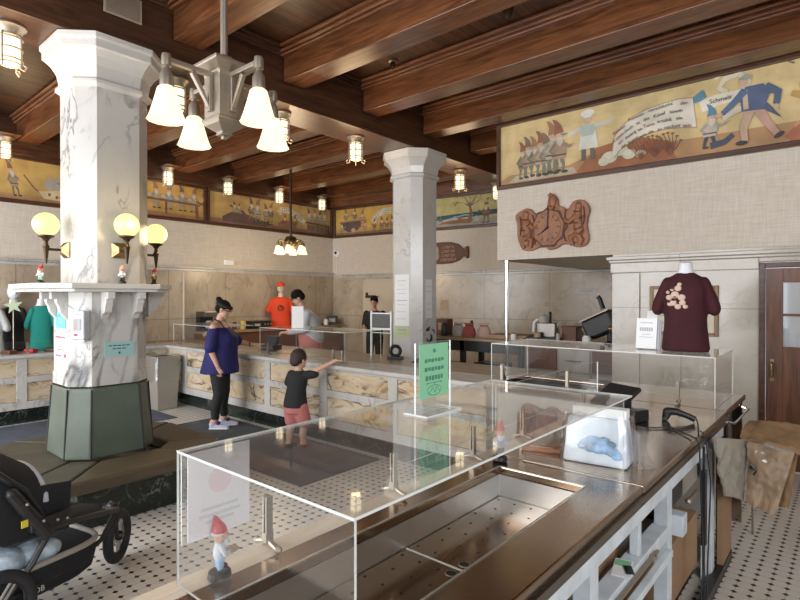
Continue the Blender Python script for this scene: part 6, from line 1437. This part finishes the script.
# ------------------------------------------------------------------ back counter under the bulkhead
t = thing('back_counter','long pale topped back counter with drawers beneath the bulkhead','counter',(0,0,0))
MB().box(-5.6,6.75,1.02,-1.6,7.45,1.065).build('worktop', M_table, t, bevel=.006)
MB().box(-3.5,6.80,0,-1.62,7.42,1.019).build('cabinet', basic('taupe_panel',(.27,.22,.17),.4), t)
for k in range(4):
    x = -3.46+.45*k; d = MB().box(x,6.782,.70,x+.42,6.7995,.98).build('drawer', M_grey if k%2 else M_brown, t, bevel=.004); m = MB(); m.tube([(x+.12,6.779,.84),(x+.12,6.755,.84),(x+.30,6.755,.84),(x+.30,6.779,.84)],.008,6); m.build('drawer_handle', M_nickel, d)
    MB().box(x,6.782,.10,x+.42,6.7995,.67).build('cabinet_door', M_grey, t, bevel=.004)
for x in (-5.5,-4.6,-3.62): MB().box(x,6.80,0,x+.07,6.87,1.019).build('leg', M_black, t); MB().box(x,7.32,0,x+.07,7.39,1.019).build('leg', M_black, t)
MB().box(-5.55,6.80,.86,-3.56,6.84,1.019).build('apron', M_black, t); MB().box(-5.55,6.85,.35,-3.55,7.40,.38).build('lower_shelf', M_brown, t)
bz = 1.0655
def espresso(t):
    MB().box(-.21,-.20,0,.21,.20,.05).build('drip_base', M_black, t, bevel=.006); MB().box(-.14,-.02,.0501,.14,.16,.25).build('boiler', M_steeldark, t, bevel=.01)
    m = MB(); m.lathe([(.07,.2501),(.08,.30),(.06,.35),(.03,.36),(.03,.38),(.0,.39)],(-.05,.04,0),16); m.build('bean_hopper', M_grey, t, smooth=True)
    m = MB(); m.tube([(.06,.02,.251),(.07,.0,.36),(.075,-.02,.40)],[.02,.016,.02],8); m.build('lever', M_black, t, smooth=True)
    m = MB(); m.tube([(.145,.05,.22),(.17,.0,.26),(.18,-.05,.18)],.012,6); m.build('steam_pipe', M_chrome, t); m = MB(); m.lathe([(.05,.0),(.05,.05),(.035,.07)],(-.08,-.1,.051),12); m.build('cup', M_tan, t)
    m = MB(); m.tube([(-.15,-.08,.12),(-.15,-.05,.26),(-.10,-.02,.30)],.018,8); m.build('side_spout', M_paper, t)
item('espresso_machine','small dark coffee machine with lever on the back counter','coffee machine',-3.32,7.05,bz,espresso,.1)
def scoop(t):
    m = MB(); m.lathe([(.06,0),(.065,.02),(.04,.04),(.04,.26)],(0,0,0),14); m.build('column', M_black, t); m = MB(); m.box(-.22,-.12,.14,.20,.12,.40,0,Matrix.Rotation(-.42,4,'Y')); m.build('body', M_black, t, bevel=.03)
    m = MB(); m.box(-.22,-.125,.4005,.20,.125,.415,0,Matrix.Rotation(-.42,4,'Y')); m.build('top_trim', M_nickel, t); m = MB(); m.tube([(-.10,0,.46),(-.14,0,.58),(-.17,0,.62)],[.03,.028,.03],10); m.build('handle', M_black, t, smooth=True)
    m = MB(); m.ball((.12,-.13,.20),(.10,.05,.07),12,8); m.build('bowl', M_steel, t, smooth=True)
item('slicer','large black slicing machine with tilted body on the back counter','slicer',-2.42,7.05,bz,scoop,-.1)
item('wooden_box','dark brown wooden box on the back counter left of the slicer','box',-2.94,7.05,bz,lambda t:(MB().box(-.10,-.10,0,.10,.10,.20).build('body',M_brown,t,bevel=.004),MB().box(-.11,-.11,.2001,.11,.11,.215).build('lid',M_brown,t)),0)
item('food_bag','tan bulging bag behind the wooden box on the back counter','bag',-2.97,7.30,bz,bag(M_tan),0)
for k_,(x_,y_,r_,h_,mt_) in enumerate(((-4.98,7.25,.035,.20,M_bronze),(-4.68,7.25,.03,.24,M_black),(-4.45,7.25,.04,.17,M_brown),(-3.05,6.86,.03,.14,M_grey),(-1.95,7.2,.04,.26,M_black),(-3.72,6.86,.04,.10,M_paper))):
    item('storage_bottle',['bronze bottle at the back of the counter behind the dark cups','tall black bottle behind the grey bag on the back counter','brown bottle behind the red sack on the back counter','short grey bottle in front of the dark wooden box','black bottle at the far end of the back counter beyond the slicer','short white pot before the kraft sheets near the pole'][k_],'bottle',x_,y_,bz,jar(mt_,M_black,r_,h_),0,'bottles on the back counter')
item('label_pot','small white labelled pot in front of the slicer','pot',-2.66,6.86,bz,jar(M_paper,M_paper,.055,.11))
item('bread_board','yellow edged board lying under the slicer bowl','board',-2.13,6.95,bz,lambda t:(MB().box(-.2,-.14,0,.2,.14,.03).build('board',M_yellow,t,bevel=.004),MB().box(-.19,-.1,.0301,.19,.1,.05).build('cloth',M_black,t)),0)
item('cake_box','tall brown carton on the back counter right beside the plain pillar','carton',-5.12,7.12,bz,carton(M_brown,.20,.2,.26),.1)
item('cup_stack','dark stacked cups on top of the counter beside the tall carton','cups',-4.97,6.90,bz,jar(M_black,M_brown,.05,.22))
item('food_bag','grey blue bundled bag on the back counter among the clutter','bag',-4.80,7.05,bz,bag(M_grey),.1)
item('food_bag','red sack on the back counter among the clutter','bag',-4.565,7.0,bz,bag(basic('dull_red_cloth',(.30,.06,.05),.8)),.1)
item('food_bag','pale pink sack nearest the paper pile on the back counter','bag',-4.325,7.05,bz,bag(basic('pink_sack',(.50,.33,.27),.8)),.1)
for k in range(5):
    o = MB().box(-.30,-.2,0,.30,.2,.012).build('paper_pile_sheet', M_tan if k%2 else M_kraft, loc=(-3.90+.01*k,7.08,bz+.0125*k), rotz=.06*k-.1); tag(o,['lowest','second','third','fourth','topmost'][k]+' flat kraft sheet of the pile on the back counter left of the pole','sheet','kraft sheets on the back counter')
item('drinks_crate','dull red crate on the lower shelf below the back counter','crate',-5.05,7.1,.381,carton(basic('crate_red',(.22,.05,.035),.6),.36,.3,.25),0)
item('equipment_box','black equipment box on the lower shelf below the back counter','equipment',-4.2,7.1,.381,carton(M_black,.5,.3,.30),0)
o = backp(6.05,.034); item('wall_print','small white sheet taped to the back wall above the coffee machine','notice',o[0]-.2,o[1]-.03,1.74,lambda t:(MB().box(-.18,-.002,0,.18,0,.09).build('sheet',M_paper,t),MB().box(-.12,-.0032,.04,.12,-.0021,.055).build('text_line',M_greyink,t)),BA)
o = backp(3.0,.034); item('wall_print','pale taped sheet on the back wall right of the plain pillar','notice',o[0],o[1],1.40,lambda t:(MB().box(-.10,-.002,0,.10,0,.22).build('sheet',M_tan,t),MB().box(-.06,-.0032,.1,.06,-.0021,.115).build('text_line',M_greyink,t)),BA)
# ------------------------------------------------------------------ light, sky, camera
W = bpy.data.worlds.new('sky'); bpy.context.scene.world = W; W.use_nodes = True
bg = W.node_tree.nodes['Background']; bg.inputs['Color'].default_value = (.93,.95,1,1); bg.inputs['Strength'].default_value = 1.0
def area(name, loc, target, sx, sy, e, col):
    L = bpy.data.lights.new(name,'AREA'); L.shape = 'RECTANGLE'; L.size = sx; L.size_y = sy; L.energy = e; L.color = col
    o = bpy.data.objects.new(name, L); C.objects.link(o); o.location = loc
    o.rotation_euler = (Vector(target)-Vector(loc)).to_track_quat('-Z','Y').to_euler(); return o
area('window_daylight', (-5.0,-2.55,2.2), (-5.0,4,1.6), 7, 3.2, 300, (.94,.96,1))
area('window_daylight', (2.8,-1.4,2.0), (-1.5,3.0,1.0), 2.2, 2.2, 55, (.70,.86,1))
area('bulkhead_fill', (2.8,.5,3.0), (-2.5,6.3,2.6), 3, 1.6, 150, (.92,.95,1))  # added fill to brighten the bulkhead; the side wall has no opening
area('street_window_daylight', (-8.6,-2.4,2.2), (-8.0,6,1.4), 2.5, 3, 85, (.94,.96,1))
cam = bpy.data.cameras.new('camera'); co = bpy.data.objects.new('camera', cam); C.objects.link(co)
cam.sensor_width = 36; cam.lens = 533/800*36; cam.clip_start = .02
co.location = (0,0,1.68); pitch = -math.atan(3/533)
co.rotation_euler = (PI/2+pitch, 0, math.radians(40.5))
S = bpy.context.scene; S.camera = co
S.view_settings.view_transform = 'Standard'; S.view_settings.look = 'None'; S.view_settings.exposure = 0.42; S.view_settings.gamma = 1; S.view_settings.use_curve_mapping = False
S.cycles.max_bounces = 10; S.cycles.transparent_max_bounces = 24; S.cycles.use_denoising = True
S.cycles.sample_clamp_indirect = 6

GROUPS = {'gnome_figurine':'gnome figurines','sneeze_guard':'clear acrylic sneeze guards','mural':'wall murals','marble_pillar':'marble pillars','notice':'paper notices','chandelier':'hanging chandeliers','ceiling_sprinkler':'ceiling sprinklers','floor_mat':'floor mats','person':'people','shirt_bust':'shirts on display busts','cardboard_box':'boxes under the counter','paper_sack_bundle':'paper bundles at the counter end','folded_stack':'folded goods on the left counter','storage_jar':'jars on the wall counter','food_bag':'bags on the back counter','wall_print':'sheets on the back wall'}
for o in bpy.data.objects:
    k = o.name.split('.')[0]
    if o.parent is None and k in GROUPS and 'label' in o and not o.get('group'): o['group'] = GROUPS[k]
